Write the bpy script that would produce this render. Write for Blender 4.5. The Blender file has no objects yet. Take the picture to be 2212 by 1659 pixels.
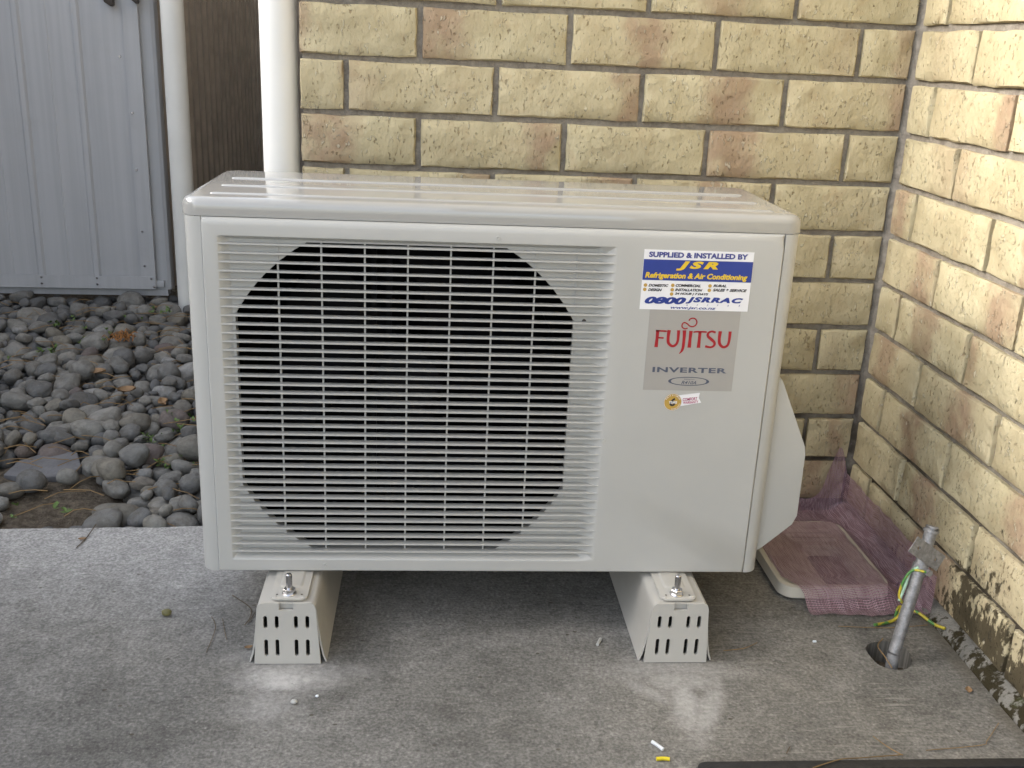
import bpy, bmesh, math, random
from mathutils import Vector, Matrix, noise
from mathutils.geometry import tessellate_polygon

# ------------------------------------------------------------------ camera, sky, sun, exposure
sc = bpy.context.scene
C = sc.collection
PI = math.pi
CAM = Vector((-0.78838, -1.70767, 0.81554))
PITCH, YAW, ROLL = 0.322387, 0.0853035, 0.0456775
fw = Vector((math.sin(YAW)*math.cos(PITCH), math.cos(YAW)*math.cos(PITCH), -math.sin(PITCH)))
rt = Vector((math.cos(YAW), -math.sin(YAW), 0)); up = rt.cross(fw)
rr = rt*math.cos(ROLL)+up*math.sin(ROLL); uu = up*math.cos(ROLL)-rt*math.sin(ROLL)
cd = bpy.data.cameras.new('camera'); cam = bpy.data.objects.new('camera', cd); C.objects.link(cam)
cam.matrix_world = Matrix(((rr.x, uu.x, -fw.x, CAM.x), (rr.y, uu.y, -fw.y, CAM.y), (rr.z, uu.z, -fw.z, CAM.z), (0, 0, 0, 1)))
cd.sensor_width = 36; cd.lens = 36*2195.9/2212; cd.clip_start = .02; cd.clip_end = 400
sc.camera = cam

SUN_EL, SUN_AZ = math.radians(25), math.radians(4)      # azimuth: degrees behind the -x axis, towards +y
sdir = Vector((-math.cos(SUN_AZ)*math.cos(SUN_EL), math.sin(SUN_AZ)*math.cos(SUN_EL), math.sin(SUN_EL)))
w = bpy.data.worlds.new('World'); sc.world = w; w.use_nodes = True
nt = w.node_tree; bg = nt.nodes['Background']
sky = nt.nodes.new('ShaderNodeTexSky'); sky.sky_type = 'NISHITA'; sky.sun_disc = False
sky.sun_elevation = SUN_EL; sky.sun_rotation = math.atan2(sdir.x, sdir.y)
sky.air_density = 1.0; sky.dust_density = 3.0; sky.ozone_density = 1.0
hs = nt.nodes.new('ShaderNodeHueSaturation'); hs.inputs['Saturation'].default_value = .5      # thin overcast
nt.links.new(sky.outputs[0], hs.inputs['Color']); nt.links.new(hs.outputs[0], bg.inputs[0]); bg.inputs[1].default_value = .15
sl = bpy.data.lights.new('sun', 'SUN'); sun = bpy.data.objects.new('sun', sl); C.objects.link(sun)
sl.energy = .66; sl.angle = math.radians(45); sl.color = (1, .955, .88)
sun.rotation_euler = (-sdir).to_track_quat('-Z', 'Y').to_euler()
vs = sc.view_settings; vs.view_transform = 'Standard'; vs.look = 'None'; vs.exposure = 2.22; vs.gamma = 1
sc.cycles.max_bounces = 8; sc.cycles.diffuse_bounces = 4; sc.cycles.transparent_max_bounces = 16

# ------------------------------------------------------------------ mesh helpers
class MB:
    def __init__(s): s.v = []; s.f = []
    def add(s, vs, fs):
        n = len(s.v); s.v += [tuple(p) for p in vs]; s.f += [tuple(i+n for i in f) for f in fs]; return s
    def box(s, x0, x1, y0, y1, z0, z1):
        return s.add([(x0,y0,z0),(x1,y0,z0),(x1,y1,z0),(x0,y1,z0),(x0,y0,z1),(x1,y0,z1),(x1,y1,z1),(x0,y1,z1)],
                     [(3,2,1,0),(4,5,6,7),(0,1,5,4),(1,2,6,5),(2,3,7,6),(3,0,4,7)])
    def rings(s, R, closed=True, cap0=False, cap1=False):
        n = len(R[0]); vs = [p for r in R for p in r]; fs = []
        for k in range(len(R)-1):
            for i in range(n if closed else n-1):
                j = (i+1) % n; fs.append((k*n+i, k*n+j, (k+1)*n+j, (k+1)*n+i))
        if cap0: fs.append(tuple(range(n-1, -1, -1)))
        if cap1: fs.append(tuple((len(R)-1)*n+i for i in range(n)))
        return s.add(vs, fs)
    def tube(s, path, r, n=8, caps=True):
        path = [Vector(p) for p in path]; R = []; a = Vector((0, 0, 1))
        for i, p in enumerate(path):
            t = (path[min(i+1, len(path)-1)]-path[max(i-1, 0)]).normalized()
            if i == 0:
                a = Vector((0, 0, 1)) if abs(t.z) < .9 else Vector((1, 0, 0))
            u = (a-t*a.dot(t)).normalized(); a = u; v = t.cross(u)
            ri = r[i] if isinstance(r, (list, tuple)) else r
            R.append([p+u*math.cos(2*PI*k/n)*ri+v*math.sin(2*PI*k/n)*ri for k in range(n)])
        return s.rings(R, True, caps, caps)
    def prism(s, outer, holes, fn, d0, d1):
        """plate with holes; fn(a,b,d)->xyz, extruded d0..d1"""
        loops = [outer]+list(holes); flat = [p for l in loops for p in l]; N = len(flat)
        tris = tessellate_polygon([[Vector((p[0], p[1], 0)) for p in l] for l in loops])
        vs = [fn(p[0], p[1], d0) for p in flat]+[fn(p[0], p[1], d1) for p in flat]
        fs = [tuple(t) for t in tris]+[tuple(i+N for i in t[::-1]) for t in tris]
        o = 0
        for l in loops:
            n = len(l)
            for i in range(n):
                j = (i+1) % n; fs.append((o+i, o+j, o+j+N, o+i+N))
            o += n
        return s.add(vs, fs)
def mesh_of(mb, name, smooth=None, recalc=True):
    me = bpy.data.meshes.new(name); me.from_pydata(mb.v, [], mb.f)
    if recalc:
        bm = bmesh.new(); bm.from_mesh(me); bmesh.ops.recalc_face_normals(bm, faces=bm.faces); bm.to_mesh(me); bm.free()
    if smooth is not None:
        me.polygons.foreach_set('use_smooth', [True]*len(me.polygons)); me.set_sharp_from_angle(angle=math.radians(smooth))
    me.update(); return me
def wloc(o):
    p = Vector((0, 0, 0))
    while o: p += o.location; o = o.parent
    return p
def obj(name, mb, m, parent=None, smooth=35, origin=None, bevel=0):
    """mesh given in world coordinates; its origin is put at its own centre"""
    xs, ys, zs = zip(*mb.v)
    o0 = Vector(origin) if origin is not None else Vector(((min(xs)+max(xs))/2, (min(ys)+max(ys))/2, (min(zs)+max(zs))/2 if parent else min(zs)))
    mb.v = [(x-o0.x, y-o0.y, z-o0.z) for x, y, z in mb.v]
    me = mesh_of(mb, name, None)
    if bevel:
        bm = bmesh.new(); bm.from_mesh(me); bmesh.ops.remove_doubles(bm, verts=bm.verts, dist=1e-6)
        ed = [e for e in bm.edges if len(e.link_faces) == 2 and e.calc_face_angle() > .5]
        bmesh.ops.bevel(bm, geom=ed, offset=bevel, segments=2, profile=.6, affect='EDGES', clamp_overlap=True); bm.to_mesh(me); bm.free()
    if smooth:
        me.polygons.foreach_set('use_smooth', [True]*len(me.polygons)); me.set_sharp_from_angle(angle=math.radians(smooth))
    me.materials.append(m)
    o = bpy.data.objects.new(name, me); C.objects.link(o)
    o.location = o0
    if parent: o.parent = parent; o.location = o0-wloc(parent)
    return o
def tag(o, label=None, cat=None, group=None, kind=None):
    if label: o['label'] = label
    if cat: o['category'] = cat
    if group: o['group'] = group
    if kind: o['kind'] = kind
    return o
def thing(name, loc, label, cat, group=None):
    o = bpy.data.objects.new(name, None); C.objects.link(o); o.location = loc; o.empty_display_size = .05
    return tag(o, label, cat, group)
def rrect(x0, x1, y0, y1, r, n=6):
    P = []
    for cx, cy, a in ((x1-r, y0+r, -90), (x1-r, y1-r, 0), (x0+r, y1-r, 90), (x0+r, y0+r, 180)):
        for k in range(n+1):
            t = math.radians(a+90*k/n); P.append((cx+r*math.cos(t), cy+r*math.sin(t)))
    return P
def smoothpath(P, n=6):
    P = [Vector(p) for p in P]; out = []
    for i in range(len(P)-1):
        a, b, c, d = P[max(i-1, 0)], P[i], P[i+1], P[min(i+2, len(P)-1)]
        for k in range(n):
            t = k/n; out.append(.5*((2*b)+(c-a)*t+(2*a-5*b+4*c-d)*t*t+(3*b-a-3*c+d)*t**3))
    return out+[P[-1]]

# ------------------------------------------------------------------ material helpers
class G:
    def __init__(s, name):
        s.m = bpy.data.materials.new(name); s.m.use_nodes = True; s.t = s.m.node_tree; s.b = s.t.nodes['Principled BSDF']
    def n(s, typ, **kw):
        nd = s.t.nodes.new('ShaderNode'+typ)
        for k, v in kw.items(): setattr(nd, k, v)
        return nd
    def l(s, a, b): s.t.links.new(a, b)
    def put(s, sock, v):
        if hasattr(v, 'links') or isinstance(v, bpy.types.NodeSocket): s.l(v, sock)
        else: sock.default_value = v
    def noise(s, vec, scale, detail=3, rough=.55, dist=0, out='Fac'):
        nd = s.n('TexNoise'); nd.inputs['Scale'].default_value = scale; nd.inputs['Detail'].default_value = detail
        nd.inputs['Roughness'].default_value = rough; nd.inputs['Distortion'].default_value = dist
        if vec is not None: s.l(vec, nd.inputs['Vector'])
        return nd.outputs[out]
    def vor(s, vec, scale, feature='F1', out='Distance', rand=1):
        nd = s.n('TexVoronoi', feature=feature); nd.inputs['Scale'].default_value = scale; nd.inputs['Randomness'].default_value = rand
        if vec is not None: s.l(vec, nd.inputs['Vector'])
        return nd.outputs[out]
    def math(s, op, a, b=0.0, c=0.0, clamp=False):
        nd = s.n('Math', operation=op, use_clamp=clamp)
        for i, v in enumerate((a, b, c)): s.put(nd.inputs[i], v)
        return nd.outputs[0]
    def ramp(s, f, a, b, lo=0.0, hi=1.0):
        nd = s.n('MapRange', interpolation_type='SMOOTHSTEP')
        s.put(nd.inputs['Value'], f)
        for k, v in (('From Min', a), ('From Max', b), ('To Min', lo), ('To Max', hi)): s.put(nd.inputs[k], v)
        return nd.outputs['Result']
    def mix(s, f, a, b, mode='MIX'):
        nd = s.n('Mix', data_type='RGBA', blend_type=mode)
        s.put(nd.inputs[0], f)
        for i, v in ((6, a), (7, b)):
            if isinstance(v, tuple): nd.inputs[i].default_value = (*v[:3], 1)
            else: s.l(v, nd.inputs[i])
        return nd.outputs[2]
    def mapping(s, vec, scale=(1, 1, 1), rot=(0, 0, 0), loc=(0, 0, 0)):
        nd = s.n('Mapping'); s.l(vec, nd.inputs[0]); nd.inputs['Scale'].default_value = scale; nd.inputs['Rotation'].default_value = rot
        nd.inputs['Location'].default_value = loc
        return nd.outputs[0]
    def vadd(s, a, b):
        nd = s.n('VectorMath', operation='ADD'); s.l(a, nd.inputs[0]); s.put(nd.inputs[1], b); return nd.outputs[0]
    def comb(s, x=0.0, y=0.0, z=0.0):
        nd = s.n('CombineXYZ')
        for i, v in enumerate((x, y, z)): s.put(nd.inputs[i], v)
        return nd.outputs[0]
    def sep(s, v): nd = s.n('SeparateXYZ'); s.l(v, nd.inputs[0]); return nd.outputs
    def pos(s): return s.n('NewGeometry').outputs['Position']
    def obj(s): return s.n('TexCoord').outputs['Object']
    def rnd(s): return s.n('ObjectInfo').outputs['Random']
    def wn(s, v, k):
        nd = s.n('TexWhiteNoise', noise_dimensions='1D'); s.l(s.math('MULTIPLY_ADD', v, 97.3, k), nd.inputs['W']); return nd.outputs['Value']
    def bump(s, h, dist, strength=1.0, normal=None):
        nd = s.n('Bump'); nd.inputs['Distance'].default_value = dist; nd.inputs['Strength'].default_value = strength
        s.l(h, nd.inputs['Height'])
        if normal is not None: s.l(normal, nd.inputs['Normal'])
        return nd.outputs[0]
    def done(s, col, rough=.6, normal=None, metal=0.0, spec=.5, **kw):
        if isinstance(col, tuple): s.b.inputs['Base Color'].default_value = (*col[:3], 1)
        else: s.l(col, s.b.inputs['Base Color'])
        s.put(s.b.inputs['Roughness'], rough); s.b.inputs['Metallic'].default_value = metal; s.b.inputs['Specular IOR Level'].default_value = spec
        if normal is not None: s.l(normal, s.b.inputs['Normal'])
        for k, v in kw.items(): s.put(s.b.inputs[k], v)
        return s.m
def simple(name, col, rough=.5, metal=0.0, spec=.5, var=.06, scale=30, bump=0.0, bscale=200):
    g = G(name); p = g.obj()
    c = g.mix(g.ramp(g.noise(p, scale, 4), .3, .7), tuple(x*(1-var) for x in col), tuple(min(1, x*(1+var)) for x in col))
    nrm = g.bump(g.noise(p, bscale, 2), bump) if bump else None
    return g.done(c, rough, nrm, metal, spec)

# ------------------------------------------------------------------ materials
def mould_mask(g, p, bias=0.0):
    """black lichen low on the right-hand wall, thicker towards the camera"""
    x, y, z = g.sep(p)
    n1 = g.noise(p, 15, 5, .6); n2 = g.noise(g.mapping(p, (1, 1, .5)), 80, 4, .6)
    s = g.math('ADD', g.math('MULTIPLY', n1, 1.0), g.math('MULTIPLY', n2, .9)); s = g.math('SUBTRACT', s, .45)
    s = g.math('ADD', s, g.math('MULTIPLY', g.math('SUBTRACT', .085, z), 2.5))
    s = g.math('ADD', s, g.math('MINIMUM', g.math('MULTIPLY', g.math('SUBTRACT', -.40, y), 1.2), .12))
    return g.math('MULTIPLY', g.ramp(g.math('SUBTRACT', s, bias), .47, .58), g.ramp(x, -.05, -.03))
def make_brick():
    g = G('cream_brick'); o = g.obj(); r = g.rnd(); wp = g.pos()
    v = g.vadd(o, g.comb(g.math('MULTIPLY', r, 43.0), g.wn(r, 3.0), g.math('MULTIPLY', r, 17.0)))
    x, y, z = g.sep(o)
    big = g.noise(v, 14, 3, .5)
    col = g.mix(g.ramp(big, .35, .68), (.455, .395, .250), (.545, .485, .320))
    col = g.mix(g.math('MULTIPLY', g.wn(r, 9.0), .35), col, (.495, .41, .26))
    # pinkish scorched band across the brick
    c0 = g.ramp(g.wn(r, 1.0), 0, 1, -.12, .12)
    wob = g.math('MULTIPLY', g.math('SUBTRACT', g.noise(v, 22, 3), .5), .09)
    d = g.math('ABSOLUTE', g.math('SUBTRACT', g.math('ADD', x, wob), c0))
    wd = g.ramp(g.wn(r, 5.0), 0, 1, .03, .065)
    band = g.math('MULTIPLY', g.ramp(g.math('DIVIDE', d, wd), .25, 1.15, 1, 0), g.ramp(g.wn(r, 7.0), .05, .55, 0, .9))
    band = g.math('MULTIPLY', band, g.ramp(g.noise(v, 30, 4), .25, .6, .45, 1))
    col = g.mix(band, col, (.345, .245, .165))
    col = g.mix(g.math('MULTIPLY', g.ramp(g.noise(v, 36, 2), .56, .72), .35), col, (.40, .30, .18))
    # pits: small dark elongated specks and pale flecks
    vv = g.mapping(v, (1, 1, .5)); pit = g.ramp(g.noise(vv, 230, 2, .5), .62, .70)
    gate = g.ramp(g.noise(v, 40, 2), .4, .62)
    pitm = g.math('MULTIPLY', pit, gate)
    col = g.mix(g.math('MULTIPLY', pitm, .55), col, (.26, .19, .105))
    fleck = g.math('MULTIPLY', g.ramp(g.noise(g.mapping(v, (1, 1, .45), loc=(3, 1, 5)), 210, 2), .60, .69), g.ramp(g.noise(v, 33, 2), .35, .6))
    col = g.mix(g.math('MULTIPLY', fleck, .45), col, (.76, .72, .57))
    mm = mould_mask(g, wp, .05)
    zz = g.sep(wp)[2]
    mspk = g.math('MULTIPLY', g.ramp(g.noise(wp, 130, 3), .60, .68), g.math('MULTIPLY', g.ramp(zz, .40, .05), g.ramp(g.sep(wp)[1], -.02, -.25)))
    col = g.mix(g.math('MULTIPLY', mspk, .7), col, (.05, .04, .02))
    col = g.mix(g.math('MULTIPLY', mm, .9), col, (.034, .025, .012))
    h = g.math('ADD', g.math('MULTIPLY', g.noise(v, 27, 2, .45), 1.0), g.math('MULTIPLY', g.noise(vv, 190, 3, .6), .22))
    h = g.math('SUBTRACT', h, g.math('MULTIPLY', pitm, .35)); h = g.math('ADD', h, g.math('MULTIPLY', fleck, .3))
    return g.done(col, .88, g.bump(h, .0072, 1.0), spec=.25)
def make_mortar():
    g = G('grey_mortar'); p = g.pos(); n = g.noise(p, 60, 5, .65)
    col = g.mix(g.ramp(n, .3, .7), (.205, .182, .155), (.31, .285, .245))
    x, y, z = g.sep(p)
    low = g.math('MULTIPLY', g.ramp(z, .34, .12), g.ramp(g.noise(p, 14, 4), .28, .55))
    col = g.mix(g.math('MULTIPLY', low, .85), col, (.03, .022, .013))  # low joints darker: mould, plus shade painted into the colour
    pl = g.ramp(z, .03, .018); col = g.mix(g.math('MULTIPLY', pl, .8), col, g.mix(n, (.16, .155, .14), (.30, .29, .26)))
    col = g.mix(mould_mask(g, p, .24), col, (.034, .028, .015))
    moss = g.math('MULTIPLY', g.ramp(g.noise(p, 22, 4), .55, .68), g.math('MULTIPLY', pl, g.ramp(y, -.5, -.62)))
    col = g.mix(g.math('MULTIPLY', moss, .6), col, (.07, .085, .03))
    h = g.math('ADD', n, g.math('MULTIPLY', g.noise(p, 320, 2), .5))
    return g.done(col, .95, g.bump(h, .003), spec=.15)
def make_concrete():
    g = G('weathered_concrete'); p = g.pos(); x, y, z = g.sep(p)
    flat = g.comb(x, y, 0.0)
    n1 = g.noise(flat, 2.6, 4, .55); n2 = g.noise(flat, 13, 5, .6); n3 = g.noise(flat, 240, 2, .6); n4 = g.noise(flat, 110, 4, .66)
    col = g.mix(g.ramp(n1, .3, .7), (.125, .122, .113), (.225, .219, .204))
    col = g.mix(g.ramp(n2, .35, .75, 0, .55), col, (.205, .20, .188))
    col = g.mix(g.ramp(n2, .42, .22, 0, .55), col, (.095, .09, .078))
    n5 = g.noise(flat, 5.5, 6, .62, 1.2); col = g.mix(g.ramp(n5, .5, .72, 0, .42), col, (.30, .292, .275)); col = g.mix(g.ramp(n5, .46, .28, 0, .6), col, (.11, .106, .097))
    # pale strip beside the stones and a brown tinge in the right-hand corner
    pale = g.math('MULTIPLY', g.ramp(g.math('ADD', y, g.math('MULTIPLY', n2, .22)), -.36, .02), g.ramp(x, -.98, -1.12))
    col = g.mix(g.math('MULTIPLY', pale, .75), col, (.44, .43, .412))
    warm = g.math('MULTIPLY', g.ramp(x, -.75, -.2), g.ramp(n1, .3, .6, .35, .9))
    col = g.mix(g.math('MULTIPLY', warm, .3), col, (.19, .168, .13))
    # exposed sand grains
    gr = g.math('MULTIPLY', g.ramp(n3, .28, .72, .74, 1.26), g.math('MULTIPLY', g.ramp(n4, .25, .75, .76, 1.22), g.ramp(g.noise(flat, 34, 5, .66), .28, .72, .85, 1.13)))
    nd = g.n('VectorMath', operation='SCALE'); g.l(col, nd.inputs[0]); g.l(gr, nd.inputs['Scale']); col = nd.outputs[0]
    col = g.mix(g.ramp(n3, .66, .74, 0, .5), col, (.42, .405, .37))
    # brushed streaks in the right half
    st = g.noise(g.mapping(flat, (5, 60, 1), (0, 0, .45)), 3.0, 4, .6)
    col = g.mix(g.math('MULTIPLY', g.ramp(st, .55, .72, 0, .5), g.ramp(x, -.8, -.3)), col, (.33, .315, .28))
    # scattered dark spots
    sp = g.math('MULTIPLY', g.ramp(g.vor(g.mapping(flat, (1, 1.5, 1)), 26), .10, .05), g.ramp(g.noise(flat, 9, 2), .44, .56))
    sp = g.math('MAXIMUM', sp, g.math('MULTIPLY', g.ramp(g.vor(g.mapping(flat, (1, 1.4, 1), loc=(.3, .1, 0)), 62), .14, .06), g.ramp(g.noise(flat, 11, 3), .47, .58, 0, .8)))
    col = g.mix(g.math('MULTIPLY', sp, .75), col, (.085, .075, .055))
    # drilling dust blown out in front of the two mounting blocks
    dn = g.math('MULTIPLY', g.math('SUBTRACT', g.noise(flat, 38, 5, .62), .5), 1.0)
    def dust(cx, cy, rx, ry, rot, k):
        q = g.sep(g.mapping(g.vadd(flat, (-cx, -cy, 0)), (1, 1, 1), (0, 0, rot)))
        a = g.math('DIVIDE', q[0], rx); b = g.math('DIVIDE', q[1], ry)
        d = g.math('SQRT', g.math('ADD', g.math('MULTIPLY', a, a), g.math('MULTIPLY', b, b)))
        d = g.math('ADD', d, dn)
        return g.math('MULTIPLY', g.ramp(d, 1.15, .15), k)
    D = None
    for a in ((-.975, -.533, .066, .034, 0, .9), (-.965, -.522, .10, .055, 0, .6), (-.985, -.585, .06, .06, 0, .35), (-.90, -.515, .07, .03, 0, .3),
              (-.437, -.540, .07, .042, 0, .5), (-.445, -.590, .028, .080, .12, .62), (-.415, -.60, .022, .095, .42, .5), (-.485, -.565, .016, .060, -.75, .38), (-.44, -.515, .12, .040, 0, .38),
              (-.985, -.49, .1, .06, 0, .25)):
        d = dust(*a); D = d if D is None else g.math('MAXIMUM', D, d)
    col = g.mix(g.math('MULTIPLY', D, g.ramp(n4, .3, .65, .7, 1)), col, (.54, .53, .515))
    # dirt line along the house
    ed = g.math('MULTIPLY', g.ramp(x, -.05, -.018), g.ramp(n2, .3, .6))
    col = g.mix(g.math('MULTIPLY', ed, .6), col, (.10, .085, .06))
    h = g.math('ADD', g.math('MULTIPLY', n3, .35), g.math('MULTIPLY', n4, .7)); h = g.math('ADD', h, g.math('MULTIPLY', st, .25))
    h = g.math('MULTIPLY', h, g.ramp(D, 0, 1, 1, .35)); h = g.math('SUBTRACT', h, g.math('MULTIPLY', sp, .5))
    return g.done(col, .92, g.bump(h, .0019), spec=.2)
def make_paint(name, col, rough, peel=.00012, sc_=700, spec=.5):
    g = G(name); p = g.obj()
    c = g.mix(g.ramp(g.noise(p, 9, 4), .3, .7), tuple(k*.985 for k in col), tuple(k*1.015 for k in col))
    ro = g.ramp(g.noise(p, 30, 4), .3, .7, rough*.9, rough*1.15)
    return g.done(c, ro, g.bump(g.noise(p, sc_, 2), peel), spec=spec)
def make_stone():
    g = G('river_stone'); o = g.obj(); r = g.rnd()
    v = g.vadd(o, g.comb(g.math('MULTIPLY', r, 61.0), 0.0, g.math('MULTIPLY', r, 23.0)))
    a = g.wn(r, 2.0)
    col = g.mix(a, (.13, .131, .131), (.285, .275, .247))
    col = g.mix(g.ramp(g.wn(r, 4.0), .72, .95, 0, .7), col, (.25, .225, .175))
    col = g.mix(g.ramp(g.wn(r, 6.0), .94, .97, 0, .8), col, (.36, .355, .34))
    col = g.mix(g.ramp(g.wn(r, 8.0), .93, .96, 0, .6), col, (.17, .115, .105))
    col = g.mix(g.ramp(g.noise(v, 1.6, 5, .6), .35, .75, 0, .5), col, (.075, .073, .066))
    col = g.mix(g.ramp(g.noise(v, 6, 5, .65), .52, .75, 0, .4), col, (.25, .235, .20))
    gz = g.sep(g.pos())[2]
    col = g.mix(g.math('MULTIPLY', g.ramp(g.noise(g.pos(), 40, 4), .45, .65), .35), col, (.10, .085, .06))
    h = g.noise(v, 5, 6, .65)
    return g.done(col, g.ramp(g.noise(v, 4, 3), .3, .7, .62, .85), g.bump(h, .12, .35), spec=.3)
def make_soil():
    g = G('brown_soil'); p = g.pos(); n = g.noise(p, 60, 6, .7); n2 = g.noise(p, 260, 3, .6)
    col = g.mix(g.ramp(n, .3, .7), (.07, .058, .043), (.19, .158, .12))
    col = g.mix(g.ramp(n2, .6, .7, 0, .6), col, (.22, .18, .12))
    return g.done(col, .95, g.bump(g.math('ADD', n, g.math('MULTIPLY', n2, .4)), .012), spec=.15)
def make_net():
    g = G('pink_shade_net'); uv = g.n('UVMap').outputs[0]; u, v_, _ = g.sep(uv)
    def thread(c, pitch, wd):
        f = g.math('FRACT', g.math('DIVIDE', c, pitch)); return g.ramp(g.math('ABSOLUTE', g.math('SUBTRACT', f, .5)), wd, wd+.08, 1, 0)
    t = g.math('MAXIMUM', thread(g.math('ADD', u, g.math('MULTIPLY', g.noise(uv, 18, 2), .006)), .0027, .15), thread(g.math('ADD', v_, g.math('MULTIPLY', g.noise(uv, 15, 2), .007)), .0032, .14))
    t = g.math('MAXIMUM', t, g.math('MULTIPLY', g.ramp(g.noise(g.pos(), 35, 3), .45, .7), .25))
    col = g.mix(g.ramp(g.noise(g.mapping(uv, (300, 30, 1)), 1, 3), .3, .7), (.235, .12, .155), (.46, .325, .37))
    tr = g.n('BsdfTransparent'); ms = g.n('MixShader'); out = g.t.nodes['Material Output']
    g.l(t, ms.inputs[0]); g.l(tr.outputs[0], ms.inputs[1]); g.l(g.b.outputs[0], ms.inputs[2]); g.l(ms.outputs[0], out.inputs[0])
    return g.done(col, .45, spec=.5)
def make_galv():
    g = G('galvanised_steel'); p = g.obj(); n = g.noise(p, 90, 5, .7)
    col = g.mix(g.ramp(n, .35, .7), (.21, .21, .215), (.36, .36, .37)); col = g.mix(g.ramp(g.noise(p, 240, 3), .64, .72, 0, .6), col, (.14, .11, .08))
    return g.done(col, .5, g.bump(n, .0006), metal=.55)
def make_greenwire():
    g = G('green_yellow_sheath'); p = g.obj()
    n = g.ramp(g.noise(g.mapping(p, (1, 1, 1)), 60, 1), .47, .53)
    return g.done(g.mix(n, (.07, .20, .05), (.44, .36, .03)), .4)
def make_shedsheet():
    g = G('grey_shed_sheet'); p = g.obj(); x, y, z = g.sep(p)
    st = g.noise(g.mapping(p, (30, 30, .6)), 1.5, 4, .6)
    col = g.mix(g.ramp(st, .3, .7), (.41, .413, .422), (.46, .463, .472))
    col = g.mix(g.ramp(g.noise(p, 11, 5, .65), .55, .8, 0, .4), col, (.38, .38, .385))
    return g.done(col, .42, g.bump(g.noise(p, 6, 2), .004), spec=.4)
M = dict(
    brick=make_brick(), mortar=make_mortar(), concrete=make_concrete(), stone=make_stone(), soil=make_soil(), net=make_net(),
    paint=make_paint('cream_paint', (.462, .460, .438), .34), lidpaint=make_paint('shaded_glossy_cream_paint', (.35, .348, .332), .05, .000004, 120, .95),  # lid: same cream, darkened to stand for dimmer light on top
    foot=make_paint('off_white_plastic', (.49, .475, .435), .4), dark=simple('cavity_shade', (.004, .004, .005), .7, spec=.08),  # cavity black: shade inside the unit put into the colour
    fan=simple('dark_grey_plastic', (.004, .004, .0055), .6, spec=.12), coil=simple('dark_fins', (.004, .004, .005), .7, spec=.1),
    zinc=simple('zinc_plated_steel', (.62, .62, .64), .22, 1.0, var=.1), galv=make_galv(),
    pvc=simple('white_plastic_pipe', (.87, .865, .83), .35, var=.02, scale=6), pvcgrey=simple('dulled_white_pipe', (.80, .79, .74), .4, var=.03, scale=8),
    sheet=make_shedsheet(), brown=simple('brown_ribbed_sheet', (.42, .37, .315), .55, var=.15, scale=12), darkmetal=simple('dark_brown_metal', (.05, .04, .033), .5, var=.2, scale=60),
    black=simple('black_rubber', (.02, .02, .021), .5, var=.2, scale=90, bump=.0006), matgrey=simple('dark_grey_matting', (.055, .053, .05), .9, var=.3, scale=200, bump=.002),
    tray=simple('cream_plastic', (.56, .52, .44), .45, var=.05, scale=20), slate=simple('flat_grey_stone', (.15, .15, .155), .7, var=.2, scale=25, bump=.004, bscale=60),
    needle=simple('dry_needle', (.24, .15, .06), .7, var=.3, scale=20), twig=simple('dark_twig', (.10, .07, .04), .8, var=.3, scale=30), leaf=simple('dry_leaf', (.26, .16, .08), .7, var=.3, scale=50),
    weed=simple('weed_leaf', (.10, .17, .035), .6, var=.3, scale=80), white=simple('white_vinyl', (.82, .82, .84), .3, var=.01), blue=simple('blue_print', (.025, .05, .27), .3, var=.05),
    yellow=simple('yellow_print', (.75, .52, .03), .35, var=.05), gold=simple('gold_print', (.50, .32, .07), .35, var=.08), ink=simple('black_print', (.02, .02, .025), .4), purple=simple('dark_blue_print', (.05, .06, .25), .35),
    red=simple('red_print', (.36, .012, .02), .35, var=.05), film=simple('grey_film', (.375, .36, .335), .3, var=.015), slateblue=simple('grey_blue_print', (.09, .105, .15), .4), crimson=simple('crimson_print', (.42, .03, .13), .4),
    greenwire=make_greenwire(), yellowbit=simple('yellow_plastic', (.70, .56, .02), .4), whitebit=simple('white_plastic_bit', (.72, .76, .80), .4), greybit=simple('grey_plastic_bit', (.45, .45, .43), .5), olive=simple('olive_nut', (.14, .13, .05), .6, var=.3, scale=80),
    added_soffit=simple('added_white_soffit', (.70, .69, .66), .6), timber=simple('added_fence_timber', (.22, .17, .12), .8, var=.2, scale=8), roof=simple('brown_roof', (.13, .09, .07), .8), verd=simple('pale_green_sheath', (.32, .48, .36), .6, var=.15, scale=90),
)

# ------------------------------------------------------------------ ground and slab
mb = MB(); mb.add([(-60, -60, -.07), (60, -60, -.07), (60, 60, -.07), (-60, 60, -.07)], [(0, 1, 2, 3)])
tag(obj('ground', mb, M['soil'], smooth=None), kind='structure')
rnd = random.Random(3)
hole = [(-.1457, -.4618), (-.135, -.4500), (-.1218, -.4437), (-.1085, -.4425), (-.0960, -.4475), (-.0880, -.4570), (-.0850, -.4680), (-.0870, -.4850), (-.0925, -.4990), (-.1012, -.5099), (-.1160, -.5150), (-.1317, -.5129), (-.1420, -.5030), (-.1470, -.4892), (-.1475, -.4750)]
hole = [(p_.x, p_.y) for p_ in smoothpath([(x+rnd.uniform(-.0012, .0012), y+rnd.uniform(-.0012, .0012), 0) for x, y in hole+hole[:1]], 4)[:-1]]
edgeL = lambda x: -.083+(x+1.178)*.046
outer = [(-5, -6), (-.015, -6)]
for k in range(40):
    y = -3+3.004*k/39; outer.append((-.0138+.0016*math.sin(y*23)+rnd.uniform(-.0008, .0008), y))
outer += [(-.012, .006), (-1.06, .006)]
for k in range(60):
    x = -1.06-3.94*k/59; outer.append((x, edgeL(x)+rnd.uniform(-.0015, .0015)))
mb = MB(); mb.prism(outer, [hole], lambda a, b, d: (a, b, d), 0, -.12)
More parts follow.
